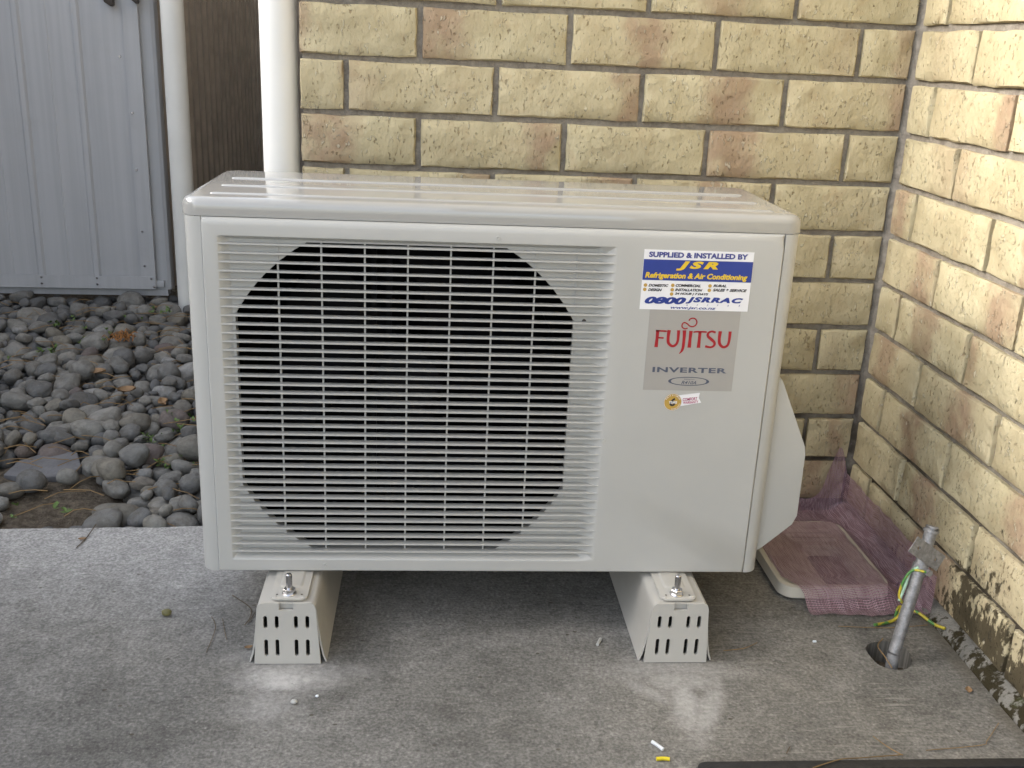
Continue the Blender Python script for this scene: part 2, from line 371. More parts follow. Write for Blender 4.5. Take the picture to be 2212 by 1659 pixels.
slab = tag(obj('concrete_slab', mb, M['concrete'], smooth=50, origin=(0, 0, 0)), 'grey weathered concrete slab under the air conditioner', kind='structure')
# rubble at the bottom of the conduit hole
mb = MB(); n = 12
for i in range(n+1):
    for j in range(n+1):
        x = -.155+.08*i/n; y = -.525+.092*j/n
        mb.v.append((x, y, -.034+.016*noise.noise(Vector((x*40, y*40, 2)))))
mb.f = [(i*(n+1)+j, (i+1)*(n+1)+j, (i+1)*(n+1)+j+1, i*(n+1)+j+1) for i in range(n) for j in range(n)]
obj('hole_rubble', mb, M['soil'], slab)

# ------------------------------------------------------------------ house: brick walls with every brick built
house = thing('house', (0, 0, 0), 'house with cream rough brick walls meeting in an inside corner', 'house')
RH, BL, Z0 = .08488, .24, .86877
mb = MB(); mb.box(-1.000, .14, .009, .13, -.1, 2.4)
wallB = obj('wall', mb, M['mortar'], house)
mb = MB(); mb.box(.009, .14, -2.6, .0085, -.1, 2.4)
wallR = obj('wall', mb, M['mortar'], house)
mb = MB(); mb.box(-1.003, -.9, .1305, 4.5, -.1, 2.4)
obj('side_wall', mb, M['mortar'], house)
mb = MB(); n = 90; R = []
for i in range(n):
    y = .008-2.5*i/(n-1); j = .003*noise.noise(Vector((y*18, 1, 0)))
    R.append([(-.0125+j*.4, y, -.03), (-.0120+j*.4, y, .002+j), (-.004+j, y, .013+j), (.010, y, .020+j*.6)])
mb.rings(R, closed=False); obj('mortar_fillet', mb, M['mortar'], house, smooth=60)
brick_cache = {}
def brick_mesh(L, H, var):
    key = (round(L, 4), var)
    if key in brick_cache: return brick_cache[key]
    r = random.Random(int(L*1e5)*31+var); nx = max(3, int(L/.028)); nz = 4
    mb = MB(); e = .0046
    def pt(i, k):
        x = -L/2+L*i/nx; z = -H/2+H*k/nz
        nn = noise.noise(Vector((x*22+var*5.1, z*22, var*3.3+L*90)))
        edge = (i in (0, nx)) or (k in (0, nz))
        y = .0012*nn*2
        if i == 0: x += e*.55
        if i == nx: x -= e*.55
        if k == 0: z += e*.6
        if k == nz: z -= e*.6
        if edge:
            y += .0010+.0008*noise.noise(Vector((x*60, z*60, var)))
            x += r.uniform(-.0013, .0013) if i in (0, nx) else 0
            z += r.uniform(-.0015, .0013) if k in (0, nz) else 0
        return (x, y, z)
    for i in range(nx+1):
        for k in range(nz+1): mb.v.append(pt(i, k))
    id_ = lambda i, k: i*(nz+1)+k
    for i in range(nx):
        for k in range(nz): mb.f.append((id_(i, k), id_(i+1, k), id_(i+1, k+1), id_(i, k+1)))
    per = [(i, 0) for i in range(nx)]+[(nx, k) for k in range(nz)]+[(i, nz) for i in range(nx, 0, -1)]+[(0, k) for k in range(nz, 0, -1)]
    front = [id_(*p) for p in per]; r1 = []; r2 = []
    for (i, k) in per:
        x = -L/2+L*i/nx; z = -H/2+H*k/nz; jx = r.uniform(-.0009, .0009); jz = r.uniform(-.0013, .0013)
        r1.append(len(mb.v)); mb.v.append((x+(jx if i in (0, nx) else 0), .0036, z+(jz if k in (0, nz) else 0)))
    for (i, k) in per:
        x = -L/2+L*i/nx; z = -H/2+H*k/nz; r2.append(len(mb.v)); mb.v.append((x, .026, z))
    N = len(per)
    for a, b in ((front, r1), (r1, r2)):
        for i in range(N): mb.f.append((a[i], b[i], b[(i+1) % N], a[(i+1) % N]))
    me = mesh_of(mb, 'brick', 40); me.materials.append(M['brick']); brick_cache[key] = me; return me
JT = .0095
def lay(wall, s0, s1, place, row, jr):
    L = s1-s0-JT
    if L < .012: return
    me = brick_mesh(L, RH-JT, jr.randrange(8 if abs(L-.2305) < .002 else 2))
    o = bpy.data.objects.new('brick', me); C.objects.link(o); o.parent = wall
    z = Z0-RH*(row-.5)+jr.uniform(-.0007, .0007)
    p, rz = place((s0+s1)/2, jr.uniform(-.0012, .0006)); o.location = Vector((p[0], p[1], z))-wloc(wall)
    o.rotation_euler = (jr.uniform(-.006, .006), jr.uniform(-.003, .003), rz+jr.uniform(-.006, .006))
jr = random.Random(11)
for row in range(-6, 11):
    odd = row % 2 == 1
    # back wall: s runs from the corner (0) to the left
    J = [0]+[(.0943 if odd else .2106)+BL*i for i in range(4)]+[1.003+JT/2]
    if odd: J = [0, .0943, .3343, .5743, .8143, 1.003+JT/2]
    else: J = [0, .2106, .4506, .6906, .9306, 1.003+JT/2]
    for a, b in zip(J, J[1:]): lay(wallB, a+(.002 if a == 0 else 0), b, lambda s, d: ((-s, d), 0), row, jr)
    J = [0]+[(.1938 if odd else .0832)+BL*i for i in range(7)]
    for a, b in zip(J, J[1:]): lay(wallR, a+(.002 if a == 0 else 0), b, lambda s, d: ((d, -s), -PI/2), row, jr)
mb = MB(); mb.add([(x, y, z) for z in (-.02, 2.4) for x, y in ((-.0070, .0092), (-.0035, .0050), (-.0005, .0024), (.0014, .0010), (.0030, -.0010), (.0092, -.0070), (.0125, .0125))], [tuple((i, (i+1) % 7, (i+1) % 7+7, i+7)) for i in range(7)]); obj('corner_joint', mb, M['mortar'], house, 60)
# unseen eaves added over the corner to cut light from above
mb = MB(); mb.box(-1.2, .2, -.80, .129, 2.402, 2.43); mb.box(-.70, .2, -2.8, -.802, 2.402, 2.43); obj('added_soffit', mb, M['added_soffit'], house)
mb = MB(); mb.box(-1.25, .3, -.86, 4.6, 2.434, 2.52); mb.box(-.76, .3, -2.9, -.862, 2.434, 2.52); obj('roof', mb, M['roof'], house)

# ------------------------------------------------------------------ downpipe at the end of the brick wall
def round_pipe(mb, x, y, r, z0, z1, n=32):
    mb.rings([[(x+r*math.cos(2*PI*k/n), y+r*math.sin(2*PI*k/n), z) for k in range(n)] for z in (z0, z1)], True, True, True)
dp = thing('downpipe', (-1.040, .032, 0), 'bright white round downpipe at the left end of the brick wall', 'downpipe')
mb = MB(); round_pipe(mb, -1.0395, .032, .0295, .004, 2.398); obj('pipe', mb, M['pvc'], dp)
mb = MB(); mb.box(-1.006, -1.0035, .018, .06, 1.2, 1.225); mb.rings([[(-1.0405+r*math.cos(2*PI*k/32), .032+r*math.sin(2*PI*k/32), z) for k in range(32)] for r, z in ((.032, 1.2), (.0335, 1.2), (.0335, 1.225), (.032, 1.225))]); obj('bracket', mb, M['pvc'], dp)

# ------------------------------------------------------------------ garden shed
SA = math.radians(2.5); SC = Vector((-1.632, 1.555, 0))
su = Vector((math.cos(SA), math.sin(SA), 0)); sv = Vector((-math.sin(SA), math.cos(SA), 0))
def S(a, d, z): p = SC+su*a+sv*d; return (p.x, p.y, z)
shed = thing('garden_shed', SC, 'grey ribbed metal garden shed standing beyond the stones', 'shed')
def sheet(prof, z0, z1, th=.002):
    """prof: list of (a,d) along the sheet, extruded up"""
    mb = MB(); R = [[S(a, d, z) for a, d in prof] for z in (z0, z1)]; mb.rings(R, closed=False); return mb
mb = MB(); mb.prism([(0, .0), (-.045, .0), (-.045, .03), (-.02, .05), (.012, .05), (.014, .018), (.010, .006)], [], lambda a, b, d: S(a, b, d), .02, 1.85); obj('corner_post', mb, M['sheet'], shed, 25)
mb = MB(); mb.prism([(0, .0), (-2.2, .0), (-2.2, .04), (0, .04)], [], lambda a, b, d: S(a, b+.0005, d), .0, .0195); obj('base_rail', mb, M['sheet'], shed)
mb = MB(); mb.prism([(-.0455, .012), (-2.2, .012), (-2.2, .016), (-.0455, .016)], [], lambda a, b, d: S(a, b, d), .02, 1.85); obj('front_wall', mb, M['sheet'], shed)
prof = [(-.034, -.012)]
for k in range(13):
    c = -.210-.167*k
    prof += [(c+.013, -.012), (c+.006, -.018), (c-.006, -.018), (c-.013, -.012)]
    if k < 12:
        prof += [(c-.08, -.0118), (c-.083, -.0132), (c-.086, -.0118)]
prof.append((-2.2, -.012))
door = obj('door', sheet(prof, .03, 1.8), M['sheet'], shed, 20)
mb = MB(); mb.prism([(-.031, -.0195), (-.075, -.0195), (-.075, -.0175), (-.033, -.0175), (-.033, -.006), (-.031, -.006)], [], lambda a, b, d: S(a, b, d), .031, 1.8); obj('edge_strip', mb, M['sheet'], door)
mb = MB(); mb.prism([(-.0335, -.0225), (-2.2, -.0225), (-2.2, -.0195), (-.0335, -.0195)], [], lambda a, b, d: S(a, b, d), .026, .066); obj('bottom_rail', mb, M['sheet'], door)
for (a, z, d) in [(-.21, .060, -.0225), (-.377, .060, -.0225), (-.044, .060, -.0225), (-.21, .040, -.0225), (-.377, .040, -.0225), (-.037, .034, -.0225), (-.062, .10, -.0195), (-.062, .21, -.0195), (-.066, .40, -.0195), (-.066, .57, -.0195), (-.092, .73, -.012)]:
    mb = MB(); R = []
    for r, h in ((.0045, 0), (.0042, .002), (.0028, .0034)): R.append([S(a+r*math.cos(2*PI*k/8), d-h, z+r*math.sin(2*PI*k/8)) for k in range(8)])
    mb.rings(R, True, False, True); obj('screw', mb, M['zinc'], door)
mb = MB(); mb.prism([(-.033, -.012), (-.008, -.012), (-.008, -.003), (-.033, -.003)], [], lambda a, b, d: S(a, b, d), .03, .052); obj('door_guide', mb, M['sheet'], shed, bevel=.002)
for a, w_, zz in ((-.105, .026, .868), (-.032, .02, .878)):
    mb = MB(); mb.prism([(a-w_/2, zz+.012), (a+w_/4, zz), (a+w_/2, zz+.004), (a+w_/2, .97), (a-w_/2-.006, .97)], [], lambda p, q, d: S(p, d, q), -.048, -.020)
    obj('latch', mb, M['darkmetal'], door, bevel=.004)
prof = [(.012, .052)]
for k in range(24):
    d = .09+.125*k; prof += [(-.012, d), (-.012, d+.050), (.014, d+.058), (.014, d+.105)]
obj('side_wall', sheet(prof, .0, 1.85), M['brown'], shed, 20)
mb = MB(); mb.box(-.06, .06, -2.3, .12, 0, .02); mb = MB(); mb.prism([(.05, -.08), (-2.3, -.08), (-2.3, 3.1), (.05, 3.1)], [], lambda a, b, d: S(a, b, d), 1.852, 1.875); obj('roof', mb, M['sheet'], shed)
dp2 = thing('downpipe', (-1.562, 1.535, 0), 'dull white round pipe standing at the corner of the grey shed', 'downpipe')
mb = MB(); round_pipe(mb, -1.5615, 1.53, .0335, -.055, 2.2); obj('pipe', mb, M['pvcgrey'], dp2)
mb = MB(); mb.rings([[(-1.5615+r*math.cos(2*PI*k/32), 1.53+r*math.sin(2*PI*k/32), z) for k in range(32)] for r, z in ((.034, 1.1), (.037, 1.1), (.037, 1.16), (.034, 1.16))]); obj('joint_sleeve', mb, M['pvcgrey'], dp2)
# fences added to shape the light, left of the yard and behind the gap
def fence(name, label, a, b, h, m, step):
    a, b = Vector(a), Vector(b); L = (b-a).length; u = (b-a)/L; v = Vector((-u.y, u.x, 0))
    t = thing(name, a, label, 'fence'); n = int(L/step)
    for k in range(n):
        s0, s1 = L*k/n+.004, L*(k+1)/n-.004; d = .012 if k % 2 else 0
        q = [a+u*s0+v*d, a+u*s1+v*d, a+u*s1+v*(d+.018), a+u*s0+v*(d+.018)]
        mb = MB(); mb.rings([[(p.x, p.y, z) for p in q] for z in (-.06, h)], True, True, True); obj('board', mb, m, t, None)
    for z in (.3, h-.3):
        mb = MB(); q = [a+v*.031, b+v*.031, b+v*.075, a+v*.075]; mb.rings([[(p.x, p.y, zz) for p in q] for zz in (z, z+.08)], True, True, True); obj('rail', mb, m, t, None)
    return t
fence('added_side_fence', 'unseen brown timber fence added left of the yard to shape the light', (-3.0, 5.2, 0), (-3.0, -2.5, 0), 1.75, M['timber'], .16)
fence('added_back_fence', 'dark brown fence added to close the gap between shed and house', (-1.9, 4.7, 0), (-.85, 4.7, 0), 2.2, M['brown'], .12)

# ------------------------------------------------------------------ air conditioner
YF, YB = -.4206, -.134
ac = thing('air_conditioner', (-.703, -.275, .098), 'cream outdoor air conditioner unit with wide louvred grille and stickers', 'air conditioner')
# casing: folded sheet round the left, back and right, open at the front
def arc(cx, cy, r, a0, a1, n=8): return [(cx+r*math.cos(math.radians(a0+(a1-a0)*k/n)), cy+r*math.sin(math.radians(a0+(a1-a0)*k/n))) for k in range(n+1)]
x0, x1, y0, y1, r = -1.1000, -.3060, -.4178, YB, .019
po = [(-1.07685, y0)]+arc(x0+r, y0+r, r, 270, 180)+arc(x0+.012, y1-.012, .012, 180, 90, 5)+arc(x1-.012, y1-.012, .012, 90, 0, 5)+arc(x1-r, y0+r, r, 0, -90)+[(-.3279, y0)]
t = .0025; pi_ = [(-1.07685, y0+t)]+arc(x0+r, y0+r, r-t, 270, 180)+arc(x0+.012, y1-.012, .012-t, 180, 90, 5)+arc(x1-.012, y1-.012, .012-t, 90, 0, 5)+arc(x1-r, y0+r, r-t, 0, -90)+[(-.3279, y0+t)]
loop = po+pi_[::-1]
mb = MB(); mb.rings([[(a, b, z) for a, b in loop] for z in (.1000, .5955)], True)
n = len(po)
for z0 in (0, 1):
    for i in range(n-1):
        q = (z0*2*n+i, z0*2*n+i+1, z0*2*n+2*n-2-i, z0*2*n+2*n-1-i); mb.f.append(q)
casing = obj('casing', mb, M['paint'], ac, 30)
mb = MB(); mb.prism(rrect(-1.096, -.310, -.4145, YB-.003, .018), [], lambda a, b, d: (a, b, d), .1015, .1045); obj('base_pan', mb, M['paint'], ac)
# front panel with a dished recess and a clipped round fan opening
CX, CZ, HW, HH, RC = -.8197, .348, .2212, .217, .252
rec_o = (-1.0590, -.5485, .1185, .5735); rec_i = (-1.0425, -.5760, .1285, .5672)
pan = (-1.0770, -.3284, .1003, .5954)
YR = YF+.0122
def rect_r(c, s, R):
    k = []
    if c > 1e-9: k.append((R[1]-CX)/c)
    if c < -1e-9: k.append((R[0]-CX)/c)
    if s > 1e-9: k.append((R[3]-CZ)/s)
    if s < -1e-9: k.append((R[2]-CZ)/s)
    return min(k)
angs = set(2*PI*k/72 for k in range(72))
for R in (rec_o, rec_i, pan):
    for xx in R[:2]:
        for zz in R[2:]: angs.add(math.atan2(zz-CZ, xx-CX) % (2*PI))
for sx in (-1, 1):
    for sz in (-1, 1):
        angs.add(math.atan2(sz*math.sqrt(RC*RC-HW*HW), sx*HW) % (2*PI)); angs.add(math.atan2(sz*HH, sx*math.sqrt(RC*RC-HH*HH)) % (2*PI))
angs = sorted(angs)
def ring(fn, y): return [(CX+fn(math.cos(a), math.sin(a))*math.cos(a), y, CZ+fn(math.cos(a), math.sin(a))*math.sin(a)) for a in angs]
fo = lambda c, s: min(RC, HW/abs(c) if abs(c) > 1e-9 else 9, HH/abs(s) if abs(s) > 1e-9 else 9)
fr = lambda R: (lambda c, s: rect_r(c, s, R))
def lerpR(A, B, t): return tuple(a+(b-a)*t for a, b in zip(A, B))
def grow(R, d, top=0): return (R[0]-d, R[1]+d, R[2]-d, R[3]+d+top)
Rg = [ring(fr(grow(pan, 0)), YF+.012), ring(fr(grow(pan, 0)), YF+.0055), ring(fr(grow(pan, -.0003, -.0008)), YF+.0035), ring(fr(grow(pan, -.0008, -.0024)), YF+.0016), ring(fr(grow(pan, -.0017, -.0044)), YF+.0005), ring(fr(grow(pan, -.0026, -.0070)), YF)]
Rg += [ring(fr(lerpR(grow(pan, -.0026, -.0070), rec_o, .93)), YF)]
for t in (0, .12, .3, .5, .7, .88, 1):
    k = t*t*(3-2*t); Rg.append(ring(fr(lerpR(rec_o, rec_i, t)), YF+(YR-YF)*k))
Rg += [ring(fo, YR), ring(lambda c, s: fo(c, s), YR+.014)]
mb = MB(); mb.rings(Rg, True); panel = obj('front_panel', mb, M['paint'], ac, 22)
N = 38
for k in range(N):
    z = .5627-(.5627-.1312)*k/(N-1); mb = MB()
    pr = [(YF+.0002, .0006), (YF+.0002, -.0007), (YF+.0010, -.00105), (YF+.0130, -.0009), (YF+.0130, .0006), (YF+.0010, .00100)]
    mb.rings([[(x, a, z+b) for a, b in pr] for x in (-1.0572, -.5508)], True, True, True); obj('slat', mb, M['paint'], panel, 30)
for k in range(8):
    x = -.9846+.0552*k; mb = MB(); mb.box(x-.0011, x+.0011, YF+.0105, YF+.0138, .129, .567); obj('rib', mb, M['paint'], panel, None)
for x, z in ((-.7047, .5800), (-.549, .305), (-.93, .111), (-.585, .470)):
    mb = MB(); yb = YF if z != .470 else YR; mb.rings([[(x+r_*math.cos(2*PI*k/12), y_, z+r_*math.sin(2*PI*k/12)) for k in range(12)] for r_, y_ in ((.0030, yb), (.0027, yb-.0008), (.0016, yb-.0009), (.0012, yb-.0004))], True, False, True)
    obj('rivet', mb, M['paint'] if z != .470 else M['darkmetal'], panel)
# behind the grille: parts coloured near black to stand for the inner shade
mb = MB(); n = 40
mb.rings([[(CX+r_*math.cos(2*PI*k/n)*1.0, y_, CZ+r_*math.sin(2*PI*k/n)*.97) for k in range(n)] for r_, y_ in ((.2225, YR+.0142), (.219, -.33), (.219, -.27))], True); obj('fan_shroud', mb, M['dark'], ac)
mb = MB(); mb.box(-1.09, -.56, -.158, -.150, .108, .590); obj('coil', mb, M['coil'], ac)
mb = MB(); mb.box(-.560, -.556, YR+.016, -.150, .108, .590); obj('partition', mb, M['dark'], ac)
mb = MB(); mb.add([(-1.090, YR+.016, .106), (-1.090, -.15, .106), (-1.090, -.15, .592), (-1.090, YR+.016, .592), (-.5605, YR+.016, .106), (-.5605, -.15, .106), (-.5605, -.15, .592), (-.5605, YR+.016, .592)], [(0, 1, 2, 3), (3, 2, 6, 7), (0, 4, 5, 1)]); obj('shade_lining', mb, M['dark'], ac, None)  # black sheet added over the cream casing to keep the grille gaps dark
fan = thing('fan', (CX, -.27, CZ), None, None); fan.parent = ac; fan.location = Vector((CX, -.27, CZ))-ac.location
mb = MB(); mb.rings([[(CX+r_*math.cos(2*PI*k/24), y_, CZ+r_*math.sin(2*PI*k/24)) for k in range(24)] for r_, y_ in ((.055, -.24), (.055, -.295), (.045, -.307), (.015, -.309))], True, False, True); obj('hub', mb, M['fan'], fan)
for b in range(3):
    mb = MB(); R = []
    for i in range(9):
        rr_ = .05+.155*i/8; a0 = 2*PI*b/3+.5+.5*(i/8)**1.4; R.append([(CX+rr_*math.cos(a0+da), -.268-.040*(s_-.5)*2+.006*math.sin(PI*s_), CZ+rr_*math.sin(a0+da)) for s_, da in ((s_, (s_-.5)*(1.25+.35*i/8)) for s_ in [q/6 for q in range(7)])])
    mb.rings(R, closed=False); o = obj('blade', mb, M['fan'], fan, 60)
for x in (-.872, -.850): 
    mb = MB(); mb.box(x-.004, x+.004, -.245, -.235, .108, .590); obj('motor_bracket', mb, M['fan'], ac)
# lid
mb = MB(); R = []
for ins, z in ((0, .5962), (0, .6085), (.0008, .6118), (.0026, .6148), (.0054, .6171), (.0090, .6184), (.0130, .6188)):
    R.append([(a, b, z) for a, b in rrect(-1.1035+ins, -.3025-ins, -.4160+ins, YB-.0+.006-ins, .024-ins*.8, 8)])
R.insert(0, [(a, b, .5962) for a, b in rrect(-1.0990, -.3070, -.4130, YB+.003, .021, 8)])
mb.rings(R, True, False, True); lid = obj('lid', mb, M['lidpaint'], ac, 40)
for y in (-.226, -.302, -.3755):
    mb = MB(); R = []
    for x, s_ in ((-1.073, .15), (-1.071, .7), (-1.066, 1), (-.341, 1), (-.336, .7), (-.334, .15)):
        R.append([(x, y+.0048*s_*math.cos(PI*k/6), .6187+.0019*s_*math.sin(PI*k/6)) for k in range(7)])
    mb.rings(R, closed=False, ); obj('ridge', mb, M['lidpaint'], lid, 60)
# valve cover on the right flank
mb = MB(); mb.prism([(-.3120, .402), (-.2985, .388), (-.2535, .2905), (-.2512, .278), (-.2505, .182), (-.2560, .168), (-.2990, .128), (-.3120, .121)], [], lambda a, b, d: (a, d, b), -.3985, -.215)
obj('valve_cover', mb, M['paint'], ac, 50, bevel=.0035)
# feet of the unit
for cx in (-.9718, -.4385):
    mb = MB(); mb.prism(rrect(cx-.025, cx+.025, -.4905, -.385, .010, 5), [], lambda a, b, d: (a, b, d), .0951, .0982); ft = obj('mounting_foot', mb, M['foot'], ac, bevel=.0008)
    mb = MB(); R = []
    for ins, z in ((0, .0980), (.0025, .0998), (.004, .1003)):
        R.append([(a, b, z) for a, b in rrect(cx-.016+ins, cx+.016-ins, -.462+ins, -.383, .006, 4)])
    mb.rings(R, True, False, True); obj('pressed_rib', mb, M['foot'], ft, 50)
    for sx in (-1, 1):
        mb = MB(); mb.rings([[(cx+sx*.0165+r_*math.cos(2*PI*k/10), -.4795+r_*math.sin(2*PI*k/10), z) for k in range(10)] for r_, z in ((.0016, .0983), (.0013, .0984))], True, False, True); obj('foot_hole', mb, M['darkmetal'], ft)
        mb = MB(); mb.rings([[(cx+sx*.0185+r_*math.cos(2*PI*k/10), -.4845+r_*math.sin(2*PI*k/10), z) for k in range(10)] for r_, z in ((.0028, .0981), (.0022, .0989), (.001, .0992))], True, False, True); obj('foot_dimple', mb, M['foot'], ft)

# ------------------------------------------------------------------ stickers and lettering
def txt(body, shear=0, off=0.0, space=1.0):
    cu = bpy.data.curves.new('t', 'FONT'); cu.body = body; cu.shear = shear; cu.offset = off; cu.space_character = space; cu.resolution_u = 3
    o = bpy.data.objects.new('t', cu); C.objects.link(o); bpy.context.view_layer.update()
    me = bpy.data.meshes.new_from_object(o.evaluated_get(bpy.context.evaluated_depsgraph_get()))
    v = [tuple(q.co) for q in me.vertices]; f = [tuple(p.vertices) for p in me.polygons]
    bpy.data.objects.remove(o); bpy.data.curves.remove(cu); bpy.data.meshes.remove(me); return v, f
def put_text(mb, body, xa, xb, za, zb, y, shear=0, off=0.0, space=1.0, rot=0):
    v, f = txt(body, shear, off, space); us = [p[0] for p in v]; ws = [p[1] for p in v]
    ua, ub, wa, wb = min(us), max(us), min(ws), max(ws); cx, cz = (xa+xb)/2, (za+zb)/2; out = []
    for p in v:
        a = (p[0]-ua)/(ub-ua)*(xb-xa)-(xb-xa)/2; b = (p[1]-wa)/(wb-wa)*(zb-za)-(zb-za)/2
        out.append((cx+a*math.cos(rot)-b*math.sin(rot), y, cz+a*math.sin(rot)+b*math.cos(rot)))
    mb.add(out, f)
def plate(name, poly, y, m, parent, th=.0003): 
    mb = MB(); mb.prism(poly, [], lambda a, b, d: (a, d, b), y, y+th); return obj(name, mb, m, parent, None)
def disc(mb, cx, cz, r, y, n=20): mb.add([(cx+r*math.cos(2*PI*k/n), y, cz+r*math.sin(2*PI*k/n)) for k in range(n)], [tuple(range(n))])
rect = lambda a, b, c, d: [(a, c), (b, c), (b, d), (a, d)]
y1_ = YF-.0005; y2_ = YF-.0008; y3_ = YF-.0010
st = plate('installer_sticker', rect(-.5143, -.3687, .4917, .5714), y1_, M['white'], ac, .0004); st['label'] = 'white and blue installer sticker with phone number'
mb = MB(); mb.add([(a, y2_, b) for a, b in rect(-.5141, -.3689, .5312, .5587)], [(0, 1, 2, 3)]); obj('blue_band', mb, M['blue'], st, None)
mb = MB(); put_text(mb, 'SUPPLIED & INSTALLED BY', -.5079, -.3766, .5615, .5688, y2_, 0, .045); obj('lettering', mb, M['purple'], st, None)
mb = MB(); put_text(mb, 'JSR', -.4705, -.415, .5448, .5575, y3_, .3, .06, 1.4); put_text(mb, 'Refrigeration & Air Conditioning', -.5108, -.3743, .5320, .5418, y3_, .2, .04); obj('lettering', mb, M['yellow'], st, None)
mb = MB()
for b, *q in (('DOMESTIC', -.5052, -.4786, .5224, .5261), ('DESIGN', -.5053, -.4867, .5164, .5202), ('COMMERCIAL', -.4692, -.4354, .5231, .5269), ('INSTALLATION', -.4694, -.4328, .5174, .521), ('24 HOUR | 7 DAYS', -.4693, -.4243, .5117, .5155), ('RURAL', -.4188, -.4011, .5241, .5276), ('SALES & SERVICE', -.419, -.373, .5182, .522)): put_text(mb, b, *q, y2_, .3, .05)
obj('lettering', mb, M['ink'], st, None)
mb = MB()
for a, b in ((-.5092, .5243), (-.5097, .5185), (-.4729, .5249), (-.4731, .519), (-.4734, .5132), (-.4232, .5254), (-.4235, .5195)): disc(mb, a, b, .0024, y2_)
obj('bullet_dots', mb, M['gold'], st, None)
mb = MB(); put_text(mb, '0800', -.5086, -.4531, .4994, .5092, y2_, .3, .06); put_text(mb, 'JSRRAC', -.4535, -.3765, .5008, .51, y2_, .3, .06, 1.2); put_text(mb, 'www.jsr.co.nz', -.473, -.4116, .4922, .4969, y2_, .3, .025)
for d, a, b in (('5', -.4513, .4990), ('7', -.4374, .4993), ('7', -.4236, .4995), ('7', -.4101, .4996), ('2', -.3961, .4998), ('2', -.381, .5)): put_text(mb, d, a-.001, a+.001, b-.0013, b+.0006, y2_, .2, .02)
obj('lettering', mb, M['blue'], st, None)
fl = plate('maker_label', rect(-.5003, -.3775, .3793, .4914), YF-.0002, M['film'], ac, .0003); fl['label'] = 'grey square film label with red maker name'
STROKES = [([(-0.4872, 0.4636), (-0.4873, 0.4518), (-0.4876, 0.4400)], [.0046, .0040, .0048]), ([(-0.4898, 0.4627), (-0.4831, 0.4626), (-0.4768, 0.4623), (-.4760, .4616)], [.0022, .0022, .0024, .0038]), ([(-0.4863, 0.4531), (-0.4784, 0.4529)], [.0021, .0023]),
 ([(-0.4719, 0.4640), (-0.4724, 0.4545), (-0.4712, 0.4462), (-0.4658, 0.4419), (-0.461, 0.4441), (-0.4589, 0.4502), (-0.4591, 0.4640)], [.0048, .0040, .0040, .0034, .0034, .0034, .0042]),
 ([(-0.4512, 0.4642), (-0.4507, 0.4532), (-0.4508, 0.442), (-0.452, 0.4359), (-0.4554, 0.4314)], [.0050, .0040, .0038, .0032, .0006]), ([(-0.4423, 0.4636), (-0.4425, 0.4524), (-0.4425, 0.4402)], [.0049, .0040, .0050]),
 ([(-0.4384, 0.4612), (-.4372, .4622), (-0.4297, 0.4627), (-0.4222, 0.4625), (-.4210, .4617)], [.0014, .0022, .0023, .0023, .0014]), ([(-0.4299, 0.4624), (-0.4299, 0.4518), (-0.4299, 0.4403)], [.0042, .0040, .0049]),
 ([(-0.4086, 0.4620), (-0.414, 0.4634), (-0.4185, 0.4610), (-0.4185, 0.4567), (-0.4137, 0.4526), (-0.4091, 0.4485), (-0.4088, 0.4442), (-0.4133, 0.4414), (-0.4209, 0.4427)], [.0030, .0026, .0032, .0036, .0041, .0036, .0032, .0027, .0034]),
 ([(-0.4024, 0.4640), (-0.4028, 0.4543), (-0.4014, 0.4464), (-0.3961, 0.4419), (-0.3909, 0.4443), (-0.3891, 0.4509), (-0.389, 0.4640)], [.0048, .0040, .0040, .0034, .0034, .0034, .0042]),
 ([(-0.4472, 0.4673), (-0.4509, 0.4663), (-0.4546, 0.4683), (-0.4551, 0.472), (-0.4527, 0.4748), (-0.4485, 0.4733), (-0.445, 0.4704), (-0.4408, 0.4694), (-0.437, 0.4715), (-0.4356, 0.4756), (-0.4378, 0.4797), (-0.4416, 0.481), (-0.4451, 0.4798), (-0.4464, 0.4774)], [.0017]*14)]
mb = MB()
for P, W in STROKES:
    pts = smoothpath([(a, 0, b) for a, b in P], 6); L = len(pts); vs_ = []
    for i, p in enumerate(pts):
        t = (pts[min(i+1, L-1)]-pts[max(i-1, 0)]).normalized(); nn = Vector((-t.z, 0, t.x)); q = i/6; k = min(int(q), len(W)-2); wd = W[k]+(W[k+1]-W[k])*(q-k)
        for s_ in (-.5, .5): vs_.append((p.x+nn.x*wd*s_, YF-.0005, p.z+nn.z*wd*s_))
    mb.add(vs_, [(2*i, 2*i+1, 2*i+3, 2*i+2) for i in range(L-1)])
obj('lettering', mb, M['red'], fl, None)
mb = MB(); put_text(mb, 'INVERTER', -.4895, -.3876, .4049, .4122, YF-.0005, 0, .03, 1.1); put_text(mb, 'R410A', -.4485, -.4278, .3885, .3933, YF-.0005, .35, .01); put_text(mb, 'Refrigerant', -.4448, -.4306, .3945, .3963, YF-.0005)
n = 48; vs_ = []
for k in range(n):
    a = 2*PI*k/n; c_, s_ = math.cos(a), math.sin(a); vs_ += [(-.43835+.0283*c_, YF-.0005, .3927+.0063*s_), (-.43835+(.0262-.0018*abs(c_)**8)*c_, YF-.0005, .3927+.0053*s_)]
mb.add(vs_, [(2*k, (2*k+2) % (2*n), (2*k+3) % (2*n), 2*k+1) for k in range(n)]); obj('lettering', mb, M['slateblue'], fl, None)
wf = plate('warranty_badge', [(-.4500, .3722), (-.4212, .3764), (-.4220, .3692), (-.4179, .3624), (-.4470, .3566)], y1_, M['white'], ac, .0004); wf['label'] = 'small gold disc and white flag warranty sticker'
